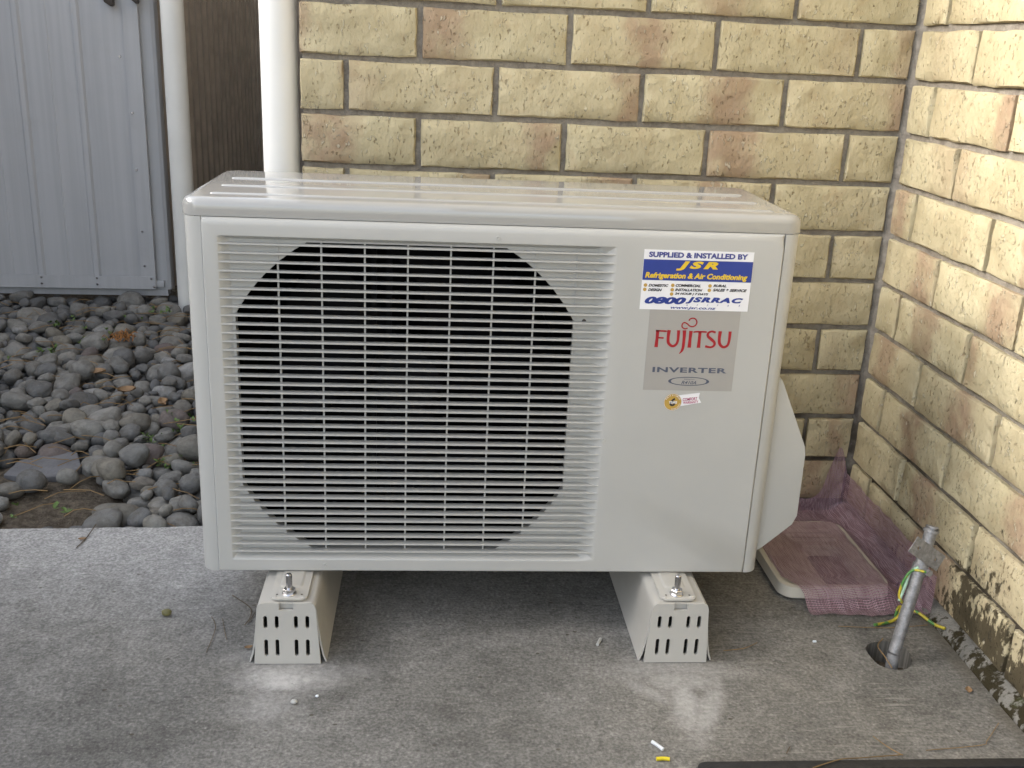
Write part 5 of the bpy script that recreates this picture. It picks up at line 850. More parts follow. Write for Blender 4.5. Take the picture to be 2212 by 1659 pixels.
'595,-46,18,-3,158;13,21,-1195,72,-45,18,29,-214;13,15,-1361,581,-50,19,-3,196;7,16,-1616,-22,-34,-36,-24,38;3,28,-1570,1170,-43,-19,-23,-63;2,26,-2109,1455,-45,-17,-16,-120;1,12,-1338,289,-53,13,-18,54;12,26,-1461,383,-31,-8,-4,177;2,23,-1761,1296,-46,-11,17,-184;13,18,-1104,101,-48,2,27,216;9,25,-1277,73,-2,23,-3,299;0,27,-2153,1288,-29,108,-20,55;2,46,-1338,673,-22,82,27,-306;8,22,-1319,51,-24,-7,22,26;4,15,-1378,911,-33,-33,-19,273;12,18,-1615,392,-24,19,-46,-142;7,25,-2127,1370,-24,-12,-30,129;6,11,-1318,-39,-33,155,113,-114;8,25,-1611,1276,-45,-4,5,117;8,16,-1299,600,-17,-59,19,-61;6,11,-1867,1609,-52,69,-28,-252;4,19,-1457,980,-46,4,-19,-31;8,25,-1834,1081,-24,11,-30,82;5,11,-1325,999,-54,-7,12,-275;7,12,-1468,1186,-52,53,11,306;13,14,-1192,325,-51,-13,-3,303;3,22,-1730,1290,-26,-4,58,-246;4,15,-1498,523,-49,-3,-10,-248;4,13,-1878,631,-51,-16,-30,-152;13,17,-1222,80,-49,10,-1,96;1,15,-1958,730,-51,-24,-24,-205;9,31,-2027,1189,-37,-24,-30,263;9,22,-1845,892,-44,6,-12,-213;12,21,-1667,468,-17,-33,-8,240;3,16,-1310,460,-47,-85,-27,225;9,11,-1577,1566,-51,84,-3,-293;11,23,-1258,148,-47,-24,13,-286;7,21,-2022,1102,-36,5,82,256;3,16,-1472,1409,-51,-8,-18,-110;3,21,-1763,1002,-46,-18,-34,-287;8,22,-1478,495,-44,56,28,-55;5,19,-1322,395,-34,18,9,138;13,20,-1880,863,-34,-55,32,-208;4,11,-1273,325,-51,-31,-34,-30;10,18,-2046,1462,-12,81,-17,-18;8,26,-1615,301,-24,-38,22,133;4,12,-1415,888,-51,-1,1,86;6,22,-1655,1593,-45,23,-3,-252;5,18,-1232,444,-22,-51,-22,-15;7,18,-1644,373,-17,-7,94,188;11,14,-1350,309,-52,-1,18,-269;7,19,-1157,244,-49,-32,-13,63;5,12,-1711,301,-34,-50,25,247;6,15,-1726,998,-22,-21,67,4;11,14,-1675,133,-32,9,-43,62;1,19,-1728,590,-25,27,87,35;9,21,-1500,1176,-45,-18,8,-120;10,17,-1444,479,-51,-6,-3,-78;12,17,-1433,364,-50,15,-2,164;12,11,-1261,360,-53,12,-21,263;8,19,-1491,870,-44,-155,-33,-150;3,33,-1306,173,-21,-36,-22,-94;8,11,-1594,326,-53,17,6,-288;7,24,-1211,223,-46,20,6,169;5,23,-1991,1238,-20,-32,52,308;8,27,-2114,1493,-32,12,48,200;0,25,-1868,751,-27,-32,5,163;12,18,-2066,1395,-49,27,-11,-151;13,27,-1965,1419,-34,61,78,-103;2,21,-1906,935,-46,-24,-31,-240;1,24,-1212,96,-24,11,29,-208;6,18,-1760,1263,-35,13,-18,52;3,21,-2062,1220,-46,-47,14,-85;9,18,-1940,993,-10,37,10,-129;4,13,-1500,790,-49,13,-39,88;9,25,-1641,665,-42,-4,-16,282;1,16,-1396,911,-52,-3,14,-236;8,15,-1875,748,-50,-7,-17,-86;7,19,-1799,985,-30,18,9,-75;2,23,-1705,1201,-46,28,4,-77;13,26,-1249,632,-44,16,0,32;1,28,-1722,1596,-36,-113,44,103;7,30,-1578,586,-33,47,-28,82;5,31,-1425,357,-4,-13,52,301;0,20,-1279,656,-30,-3,-25,218;11,19,-1801,309,-46,-56,30,201;12,19,-2033,1563,-29,9,-29,221;8,22,-1729,1255,-18,-95,25,239;6,29,-1683,405,-25,8,56,-7;4,36,-1280,712,0,59,-7,132;5,21,-1359,302,-31,46,26,258;12,20,-2263,1581,-49,8,-1,279;5,16,-1587,984,-23,-117,-16,87;11,22,-1523,1034,-49,-5,5,166;4,18,-1846,738,-47,20,2,-243;4,14,-1320,265,-48,91,1,-28;10,29,-1618,1204,-42,24,13,-4;5,14,-1640,480,-50,-45,39,128;1,16,-1163,-64,-52,-6,2,-279;5,32,-1872,621,-20,41,36,-'
'179;7,29,-1282,504,-41,15,31,130;3,15,-1357,403,-50,-6,16,150;10,16,-1403,863,-49,-45,14,116;1,13,-1682,782,-53,-9,12,98;9,23,-1831,808,-22,-34,-21,181;12,12,-1797,919,-37,-15,18,226;1,13,-1565,1521,-53,14,-14,25;3,17,-1328,330,-50,0,-12,217;12,30,-1791,1044,-13,-4,-16,223;3,15,-1547,1256,-32,49,3,282;9,30,-1507,1551,-38,-15,7,312;8,17,-1697,1479,-24,-105,-76,-16;2,25,-1919,1179,-23,-65,-10,-27;7,25,-1465,646,-44,38,13,-165;2,19,-1279,-5,-15,32,-16,-91;1,17,-1335,801,-19,6,-6,-269;3,39,-1833,1402,-30,-60,-51,156;7,15,-1809,333,-32,-70,9,-205;3,12,-1537,1158,-53,19,-2,292;5,20,-1945,754,-4,-26,-27,138;12,30,-1280,121,-7,-56,4,94;0,21,-2049,1068,-44,-55,55,252;6,17,-1544,664,-49,11,-8,-284;2,12,-1711,682,-52,-55,-1,95;7,28,-1106,-62,-26,-28,3,-75;13,16,-1366,325,-19,70,-7,250;11,11,-1261,365,-41,11,27,92;12,23,-1240,20,-10,-72,14,-262;5,14,-1757,622,-52,-4,3,82;11,26,-1437,932,-16,4,-24,-236;8,20,-1232,300,-48,-13,5,-147;3,13,-1378,694,-13,-67,-79,171;9,29,-2039,1250,-39,8,-19,230;4,18,-1674,1063,-44,114,31,234;11,33,-1516,797,-19,1,14,-89;13,14,-1970,998,-25,40,50,96;13,27,-1602,730,-31,34,-42,-75;4,11,-1378,165,-9,-27,44,-44;4,23,-1685,1325,-19,-27,13,-16;6,17,-1331,-21,-39,15,29,-231;9,19,-1443,1358,-46,10,10,66;11,19,-1469,335,-48,56,-12,99;0,34,-1861,515,-19,-18,-41,107;10,22,-1298,425,-48,-3,-5,-200;7,13,-1799,807,-30,44,13,238;1,14,-1601,868,-18,38,-13,265;10,27,-2061,1151,-36,-44,-88,179;8,16,-1168,107,-49,26,-29,-128;11,16,-1291,641,-49,-50,-7,217;12,28,-1763,510,-27,-31,-22,-180;1,25,-1263,399,-47,9,0,257;3,20,-1132,-4,-45,-25,-67,-181;2,11,-1482,988,-53,-6,15,100;7,28,-1507,1353,-44,22,9,-96;12,23,-1644,316,-3,-92,-38,124;5,23,-1984,979,-1,-40,-31,-45;5,25,-1741,1120,-16,29,28,250;7,18,-2010,883,-49,-21,-14,183;7,31,-1514,405,-37,51,-18,-281;8,18,-1416,792,-47,30,-31,231;8,17,-1623,1602,-49,-6,9,-147;10,28,-1427,593,-17,37,-5,283;2,18,-1821,421,-49,-7,7,25;5,26,-1456,1131,-36,-56,-3,57;11,29,-1496,1142,-20,48,-19,313;11,16,-1462,368,-52,0,2,134;4,11,-2142,1303,-51,24,9,25;5,18,-1613,856,-33,-27,-14,222;2,17,-1697,177,-49,51,20,259;13,30,-1307,816,-42,14,3,-259;13,16,-2098,1268,-50,15,1,-61;12,14,-1305,49,-3,19,12,-184;4,17,-1364,1130,-46,-40,-21,-21;3,22,-1742,307,-23,-13,60,66;6,19,-1248,668,-47,13,12,73;5,30,-1699,960,-41,24,-44,-190;13,18,-1235,609,-27,-43,-6,296;10,17,-1369,857,-34,7,-17,-297;8,19,-1516,1264,-45,13,50,109;7,13,-1218,573,-48,-95,-48,-93;8,17,-1833,1439,-49,-12,-2,-292;3,28,-1911,1044,-25,-24,-12,-291;8,11,-1317,366,-40,11,24,33;13,24,-1399,1082,-45,-3,-4,-168;5,26,-1987,1074,-27,-33,12,-64;7,23,-1718,713,-9,21,7,273;0,24,-1328,110,-8,-1,-24,-287;10,18,-1332,1000,-39,-3,-36,17;8,30,-1419,641,-11,-42,-14,-34;5,15,-1238,70,-21,-11,66,215;4,25,-1700,1036,-43,15,-7,199;11,11,-1465,607,-19,11,-19,-14;7,11,-1878,597,-53,-45,-15,-173;9,42,-1869,931,-17,27,-3,265;7,22,-1516,348,-24,-15,-30,142;7,15,-1900,762,-50,35,-16,-268;11,21,-1477,907,-50,1,5,81;10,18,-1325,562,-50,6,-6,256;0,26,-1672,518,-23,6,13,-311;8,19,-1487,1040,-45'
',-24,53,20;12,12,-1436,269,-32,-34,-107,-7;5,23,-1525,1302,-44,-15,49,17;6,16,-1490,1465,-27,-15,26,154;2,24,-1791,602,-14,-10,-3,-198;3,18,-1233,147,-5,50,11,49;3,21,-1264,512,-19,-30,27,41;9,13,-1650,1046,-50,1,0,263;10,22,-1650,1189,-20,-53,90,-226;9,24,-1481,1497,-24,31,1,290;4,18,-1448,709,-47,10,-12,-131;7,18,-1421,398,-50,0,-3,-203;1,15,-1205,184,-48,24,-75,261;2,20,-1498,510,-13,-58,20,32;6,25,-1758,570,-23,-21,32,-13;3,27,-1972,799,-40,-8,-64,-22;4,15,-1596,818,-49,-4,-1,119;11,19,-1807,778,-21,-4,0,117;11,15,-2075,1249,-46,38,-89,-130;7,22,-1210,139,-25,57,50,306;9,25,-1901,743,-16,-39,-11,208;10,46,-1956,1294,-16,-55,-13,-257;8,11,-1623,714,-26,-37,-15,-49;13,22,-2097,1445,-14,24,49,290;6,15,-1408,834,-50,11,-4,54;1,27,-1810,1199,-22,-27,-32,52;1,46,-1622,789,-17,20,8,72;0,13,-1690,124,-52,22,-10,64;3,21,-1572,1247,-48,26,-12,87;3,12,-1591,1235,-34,35,41,-98;12,23,-1740,1403,-42,75,-27,58;11,24,-1742,232,-24,-4,-50,243;13,13,-1814,1528,-51,-109,-11,208;13,18,-1503,569,-28,-6,32,-160;13,14,-1355,-37,-50,32,3,52;10,16,-1490,1384,-48,-35,-52,-58;6,16,-1447,482,-31,28,24,-192;0,15,-1996,917,-27,-2,-10,305;5,18,-1443,744,-35,35,-10,-10;9,17,-1968,758,-47,-43,12,223;6,17,-1740,364,-43,-129,73,187;12,29,-1980,1205,-44,3,-3,117;9,11,-1753,906,-37,-29,-12,267;2,30,-1660,562,-15,44,-10,-202;3,15,-1382,194,-17,107,-16,264;10,13,-1910,1075,-17,82,-4,-307;1,21,-1147,17,-22,-15,3,-147;10,22,-1296,-34,-10,28,-53,41;13,17,-1505,748,-22,24,28,-217;0,12,-1537,596,-34,-67,-1,40;1,14,-1543,536,-21,41,2,-151;13,21,-1290,375,-47,-6,8,257;6,20,-1414,883,-26,5,52,52;4,20,-1448,511,-8,29,-11,34;9,23,-1302,-69,-29,-13,-29,268;6,22,-1099,59,-46,25,1,-153;8,11,-1531,547,-52,-20,-18,61;0,16,-1165,74,-51,-17,-18,46;13,26,-1510,895,-26,13,-46,-149;11,11,-1396,889,-41,40,-121,-34;2,17,-1661,21,3,-7,-6,-92;8,18,-1549,844,-29,-21,-7,294;1,30,-1609,1330,-21,5,4,261;8,15,-1552,610,-50,-5,-12,259;8,27,-1341,521,-41,-17,-35,-226;8,15,-1438,625,-33,-12,7,-22;9,19,-1725,642,2,-2,5,209;2,16,-2022,1405,-30,25,1,-163;12,19,-1654,60,-26,89,20,45;1,15,-1270,550,-51,-15,-15,-86;5,26,-1196,420,-21,19,54,1;9,35,-2121,1264,-17,-39,-6,-259;6,15,-1733,1033,-50,-15,-4,168;10,25,-1818,898,-8,-55,-14,63;6,30,-1158,274,-30,13,-49,-137;1,25,-1429,293,-4,-16,-23,3;6,25,-2077,1061,-34,5,7,226;8,16,-1699,409,-50,9,3,74;13,19,-1421,1342,-48,2,-9,-238;12,19,-1761,1576,-47,-18,-29,24;1,14,-1812,1274,-10,-4,-28,20;6,19,-1665,695,-44,32,-83,-258;9,45,-1293,553,-14,-6,-13,47;13,24,-1363,581,-24,-8,31,133;5,20,-1723,1000,-46,25,27,221;8,34,-1611,908,-30,-23,9,96;1,17,-1546,1122,-17,-29,-7,70;7,14,-1424,289,-24,-24,-9,157;7,15,-1459,741,-51,20,4,150;13,13,-1922,1249,-49,39,-44,310;7,22,-1922,1446,-23,16,34,71;7,26,-2057,1021,-46,-2,-6,-197;11,15,-1745,1428,-52,1,20,-307;11,27,-1105,4,-21,-5,-45,59;12,13,-1946,1255,-51,42,-22,-138;0,11,-1967,1569,-54,-10,-9,210;12,18,-1844,769,-13,38,53,125;2,21,-1537,1404,-48,-10,-9,-176;13,13,-1825,518,-52,1,10,168;13,16,-1208,513,-46,8,-64,302;7,16,-1501,839,-30,12,'
'5,7;2,24,-1185,230,-26,-70,-23,206;0,14,-1643,1386,-32,50,-51,-135;8,18,-1371,1155,-36,81,22,57;13,13,-1496,1250,-52,-2,0,-139;6,20,-1798,333,-12,21,26,3;6,30,-1817,1495,-41,13,11,-277;4,14,-1835,1463,-31,76,11,-259;3,11,-2080,1043,-52,8,50,178;6,14,-1810,676,-50,16,-5,-87;10,35,-1579,551,-6,-39,4,-178;10,30,-1842,569,-5,40,-53,-184;11,29,-1459,467,-13,45,-26,-77;7,15,-1783,1264,-51,12,10,65;11,24,-1833,1021,-5,7,-54,-271;5,16,-1796,1586,-51,-12,-2,-156;13,36,-1393,136,10,4,17,222;4,23,-1864,1121,-43,10,17,199;4,24,-1234,93,0,8,-23,65;13,13,-1468,1342,-51,-28,-20,-83;0,14,-1786,445,-53,-24,-9,-303;2,21,-1495,1215,-48,-17,-16,-124;13,22,-2183,1367,-26,-83,30,39;9,37,-1787,529,9,-25,5,96;3,14,-1581,1031,-50,58,-8,-208;8,15,-1996,1268,-38,-53,23,-212;7,11,-1830,810,-53,-35,-10,-133;9,19,-1940,1101,-22,-51,93,-20;6,16,-1937,689,-26,15,-16,305;11,24,-1184,389,-48,0,8,-144;13,20,-1306,440,-27,18,-21,-129;6,18,-1660,636,-37,-7,7,137;2,15,-1894,554,-51,-16,-13,-202;3,11,-1948,990,-53,11,-21,185;0,24,-1395,382,-46,17,-15,-204;3,28,-1610,1168,-25,11,33,-175;9,21,-2222,1568,-44,34,-10,-146;1,17,-1438,818,-51,8,6,-166;11,35,-1935,1569,-37,12,-51,-157;12,19,-1691,754,-49,-3,-7,-254;12,23,-1392,1009,-42,61,24,143;3,11,-1833,763,-53,17,5,-314;11,18,-1526,1163,-38,9,-10,207;2,12,-1449,927,-53,-1,-21,-233;12,14,-1609,1153,-52,8,-22,-32;1,29,-1800,449,-32,-10,-14,49;10,35,-1472,1283,-36,-1,49,213;11,14,-1693,283,-27,-29,18,95;0,23,-1385,601,-7,-24,-30,-116;12,37,-1357,-46,-19,32,-13,41;8,23,-1338,877,-30,-17,48,159;12,17,-1246,654,-24,-76,-2,-2;9,16,-1264,41,4,-5,-45,219;9,30,-2111,1173,-38,-5,27,-18;1,23,-1678,1213,-24,-35,7,-297;2,17,-1268,624,-21,9,36,-199;1,19,-1655,697,-21,29,59,-36;13,19,-1553,761,8,14,27,285;0,11,-1446,344,-42,28,-26,187;6,31,-2022,1132,-11,-13,60,-308;12,27,-1841,858,-17,26,2,222;12,24,-1737,1235,-45,-11,-23,217;13,30,-1772,787,-5,-12,-5,199;13,29,-1230,544,-41,-20,-19,291;1,17,-1534,1522,-51,-28,8,-243;5,18,-1378,961,-27,42,-36,154;13,15,-1850,1241,-48,-44,49,269;6,42,-1887,1218,-4,34,-28,158;1,14,-1651,1231,-32,-15,9,-123;0,21,-2017,1307,-40,-68,45,-24;5,17,-1577,909,-50,-8,-12,-51;9,25,-1373,1050,-42,1,1,-286;5,18,-1525,437,-43,128,59,8;12,18,-1607,693,-19,17,42,-156;2,15,-1936,1020,-15,50,56,-158;2,25,-1343,479,-35,-39,-49,265;10,17,-1590,839,-22,-2,33,38;2,16,-1885,1402,-31,27,22,-2;8,23,-1064,-66,-35,-7,25,-131;1,18,-1260,157,-24,-31,-10,-140;12,17,-1668,1604,-28,36,-48,-179;5,22,-1145,-32,-23,1,-33,-48;4,18,-1533,565,-22,13,-31,-255;2,16,-1712,734,-33,30,0,242;3,19,-1972,898,-25,-35,7,76;5,28,-1728,341,-11,-18,-15,-234;6,18,-1317,79,-44,-38,63,136;7,28,-2042,993,-22,-3,22,72;6,17,-1794,699,-45,34,-40,192;2,14,-1771,900,-11,11,-4,-264;2,18,-1285,823,-17,-21,-22,-185;2,17,-1464,1529,-50,17,3,-7;1,24,-1238,382,-31,15,-34,207;12,17,-1234,-31,-51,2,5,-127;12,21,-1343,335,-2,36,43,310;5,15,-1890,1292,-22,25,29,-105;0,20,-1523,1395,-30,-20,15,-154;11,18,-1699,177,3,16,-101,-208;8,26,-1745,1032,-28,-36,3,202;9,31,-1541,906,-5,-18,8,-200;6,1'
'7,-1289,480,-14,35,4,-171;6,15,-1482,431,-49,-42,-45,274;8,14,-1187,162,-50,94,-7,-33;13,11,-1604,656,-3,-13,27,246;10,24,-1585,911,-5,-52,34,-106;4,14,-1504,926,-50,12,-5,-219;13,15,-1475,1335,-35,-22,-30,143;2,11,-2084,1433,-53,-14,17,-289;3,17,-1826,1006,-28,75,-79,-265;4,33,-1463,766,-7,-25,-7,194;11,14,-1317,394,-53,4,5,-223;10,15,-1299,88,-24,45,-41,-78;9,20,-1722,920,-43,-16,60,-128;1,15,-1853,1328,-34,-81,-23,147;5,14,-1346,802,-49,23,62,-121;1,17,-1802,816,-9,-69,9,-232;6,22,-1128,33,-45,-14,3,-93;8,18,-2188,1401,-29,-22,14,245;5,16,-1965,1294,-49,-6,-44,280;7,24,-1545,326,-4,26,-52,-281;10,22,-1469,388,-4,-32,-5,145;7,26,-1641,411,-14,-45,-10,-227;11,21,-1434,716,-20,-48,22,15;11,37,-1664,1102,-34,52,27,204;13,28,-1409,1157,-43,7,2,-256;6,18,-2016,1219,-27,-205,-224,-26;0,23,-1227,316,-24,12,19,33;11,22,-1809,1243,-19,-55,-36,-258;12,23,-1195,114,-43,-53,-30,117;8,19,-1646,872,-30,61,4,-55;8,24,-1172,-73,-31,37,-20,-2;7,28,-2203,1531,-20,72,-1,-225;0,11,-1904,849,-41,-5,-38,238;2,16,-1822,356,-29,60,-78,-41;4,13,-1759,1055,-50,16,-8,-35;10,22,-1568,776,-46,45,7,175;11,15,-1850,1301,-52,5,-9,-59;4,26,-1752,626,-19,-14,-33,-98;2,25,-1233,577,-18,8,32,-287;10,17,-1498,485,-25,27,18,-221;10,14,-2079,1263,-30,67,54,-179;12,19,-1494,602,-23,9,37,-294;0,27,-1552,1492,-44,4,-30,250;1,13,-1135,232,-48,88,50,8;12,22,-1745,1426,-11,57,-58,76;4,46,-1738,1517,-18,-2,30,-20;5,15,-2027,1072,-24,-36,-25,-30;6,17,-1589,846,-46,74,-51,-254;9,23,-1899,1003,-17,45,21,275;13,26,-1671,1365,-28,-22,-18,314;7,18,-1906,630,-49,3,-6,-78;4,24,-1679,603,-26,0,-23,-148;12,22,-1381,801,-45,42,-14,17;5,21,-1545,616,-21,-93,-66,252;9,16,-1796,489,-27,28,-9,244;6,29,-1911,899,-12,-21,-87,245;11,26,-1296,209,-5,30,-79,-145;10,36,-1192,181,-11,15,42,19;9,17,-1611,1356,-48,-7,5,107;6,11,-1840,516,-42,-41,70,-115;6,25,-1381,837,-13,65,-23,-30;0,31,-1869,663,15,-40,-49,110;3,25,-1690,48,-10,-5,-5,6;6,24,-1261,424,-25,-31,44,89;4,33,-1753,966,-20,23,17,32;8,15,-1509,549,-50,42,10,-179;9,17,-1499,1188,-19,24,-6,-300;6,15,-1514,885,-49,-27,-8,3;5,11,-1412,753,-49,130,-99,193;6,17,-1524,637,-15,-75,2,-125;0,19,-1364,370,-49,14,-10,189;8,30,-1191,375,-19,-48,10,-298;4,11,-1156,52,-51,-8,-36,-91;0,45,-1648,656,0,-32,-27,149;1,18,-1622,405,-49,34,-16,-154;1,14,-1943,826,-48,-113,-34,247;0,16,-1821,1289,-51,-8,-4,-216;5,17,-1379,301,-14,-23,34,242;5,16,-1248,490,-30,40,-10,-195;2,27,-1777,1092,-13,28,4,-294;9,30,-1666,1408,-17,-58,-7,-224;11,18,-2006,956,-51,2,11,-148;0,23,-1451,1054,-44,-19,34,281;12,21,-1940,768,-24,5,-23,21;6,13,-1514,654,-50,-53,15,-111;1,18,-1864,1240,-32,5,11,-167;11,11,-1479,730,-52,-9,41,6;10,11,-1865,1586,-53,-30,-10,-193;5,29,-1729,904,-15,-35,2,-259;2,19,-2190,1422,-49,-34,-2,111;0,20,-1508,776,5,-1,-12,-77;6,29,-1840,1128,-15,47,49,66;11,24,-1221,51,-28,-35,-2,62;11,18,-1822,938,-23,-23,111,26;4,21,-1736,270,-3,17,-29,-108;0,19,-1468,1017,-46,-42,36,-194;8,15,-1996,1041,-24,-57,1,292;13,15,-1390,516,-18,15,-30,-83;11,30,-1685,756,-21,70,-17,112;5,15,-18'
'57,578,-49,62,13,259;2,21,-1456,1499,-48,6,-10,236;10,15,-1975,1374,-51,27,6,157;9,14,-1408,498,-22,-2,-56,120;11,20,-1521,539,-5,8,2,-285;5,18,-1525,856,-17,30,20,213;0,18,-1461,637,-20,-21,-8,-156;13,11,-1562,748,-52,35,-3,36;4,11,-1350,874,-52,30,18,189;13,21,-1450,815,-28,34,36,143;11,22,-1377,879,-21,-45,35,32;12,27,-1784,1372,-10,12,-25,-42;7,15,-1979,1589,-51,-36,-13,6;7,17,-1818,1159,-21,-32,-28,-93;8,29,-1720,512,-31,-33,-25,-126;3,11,-1877,1070,-53,-19,-23,-226;9,23,-1732,830,-28,-10,-43,-203;7,12,-1377,212,-8,-42,-17,195;6,18,-1892,703,-24,78,-24,-99;2,24,-1714,857,-13,-38,68,184;4,14,-1566,1408,-50,-11,-2,-282;4,15,-2071,1082,-15,-5,9,-22;1,20,-1790,648,-27,-19,-18,251;9,18,-1506,730,-46,-26,5,293;0,22,-1788,927,-15,30,-58,-107;5,27,-1712,1148,-6,13,30,77;8,27,-1441,1395,-42,-28,-16,-243;5,17,-1139,107,-50,-16,2,-303;13,23,-1447,875,-27,-38,2,189;6,29,-1303,856,-24,25,-96,-247;6,20,-1385,940,-46,41,-3,237;7,11,-1601,899,-55,-34,2,176;9,17,-1558,1093,-11,40,55,62;8,17,-1990,1186,-22,-37,-8,245;12,27,-1901,1258,-31,18,39,13;5,17,-1448,672,-4,62,-72,184;0,20,-1609,1388,-43,-29,-80,-299;8,29,-1845,441,-23,-8,41,-128;4,14,-1858,1086,-48,44,27,272;12,31,-1535,1459,-22,-25,12,29;8,18,-2022,903,-31,13,16,269;1,34,-1743,199,0,26,-11,-137;13,20,-2156,1450,-23,-10,48,209;5,15,-1120,166,-21,-14,-56,-218;1,17,-1442,560,-2,-29,-25,208;7,21,-1764,421,-29,-39,1,193;5,20,-1375,886,-48,-25,7,99;1,20,-1710,72,-48,33,18,186;8,14,-1116,-31,-50,37,-33,249;12,23,-1924,1424,-47,-2,-2,44;7,32,-1619,597,-15,-20,-70,88;13,11,-1575,615,-13,39,-23,312;9,15,-2158,1259,-46,-35,82,278;8,13,-1794,279,-34,72,7,-163;4,25,-1592,751,3,-4,15,-94;6,13,-1215,335,-49,-27,-48,-169;0,39,-1930,841,-10,-52,27,-193;0,21,-1502,600,-47,46,-6,262;11,16,-1470,881,-38,88,46,75;4,25,-1398,417,-21,30,-48,104;6,13,-1677,1410,-51,11,8,29;9,13,-1677,1386,-50,35,-26,148;5,17,-1213,346,-31,39,-63,264;8,21,-1875,1413,-12,18,26,-64;2,15,-1913,1287,-47,59,-91,-44;2,19,-1820,1027,-49,3,6,259;5,15,-1871,777,-7,56,18,110;13,19,-1539,660,-26,-18,16,103;7,30,-1549,752,-18,-13,-18,-89;8,18,-1779,289,-49,9,2,-191;11,17,-1427,1233,-51,-24,11,-83;11,14,-1887,1184,-39,9,-40,185;12,31,-1950,1158,-1,22,-23,264;4,19,-1682,799,0,12,-42,263;0,17,-1624,1111,-19,-62,-57,0;13,13,-1400,208,-5,24,35,145;5,35,-1642,1037,-22,-7,-4,52;7,24,-1328,590,-23,-62,-83,225;1,18,-1670,380,-2,67,-57,-288;5,11,-1777,761,-54,0,9,130;8,29,-1464,984,-15,32,32,-203;7,22,-1902,1516,-48,-1,-5,153;7,25,-1446,248,-13,-15,5,-132;7,20,-2054,1524,-49,-2,-8,-142;2,21,-1973,1351,-13,-12,31,175;5,29,-1618,461,-11,26,-19,-196;7,31,-1340,206,9,-19,63,-220;12,16,-1249,269,-48,-12,36,-50;2,18,-1554,795,-31,-14,-77,266;0,11,-1641,1075,-10,36,-38,81;6,33,-1780,1589,-22,29,-39,-139;7,16,-2002,836,-30,-71,76,224;11,39,-1496,437,-2,22,-30,19;9,13,-2048,1314,-37,1,-90,-174;0,12,-1716,474,-30,-39,2,275;9,16,-1496,378,-23,63,-36,-291;0,23,-1669,518,3,-1,-6,94;13,12,-1432,683,-50,-47,45,64;9,17,-1476,617,-3,-48,19,-18;2,23,-1387,476,-21,23,43,-4;2,20,-20'
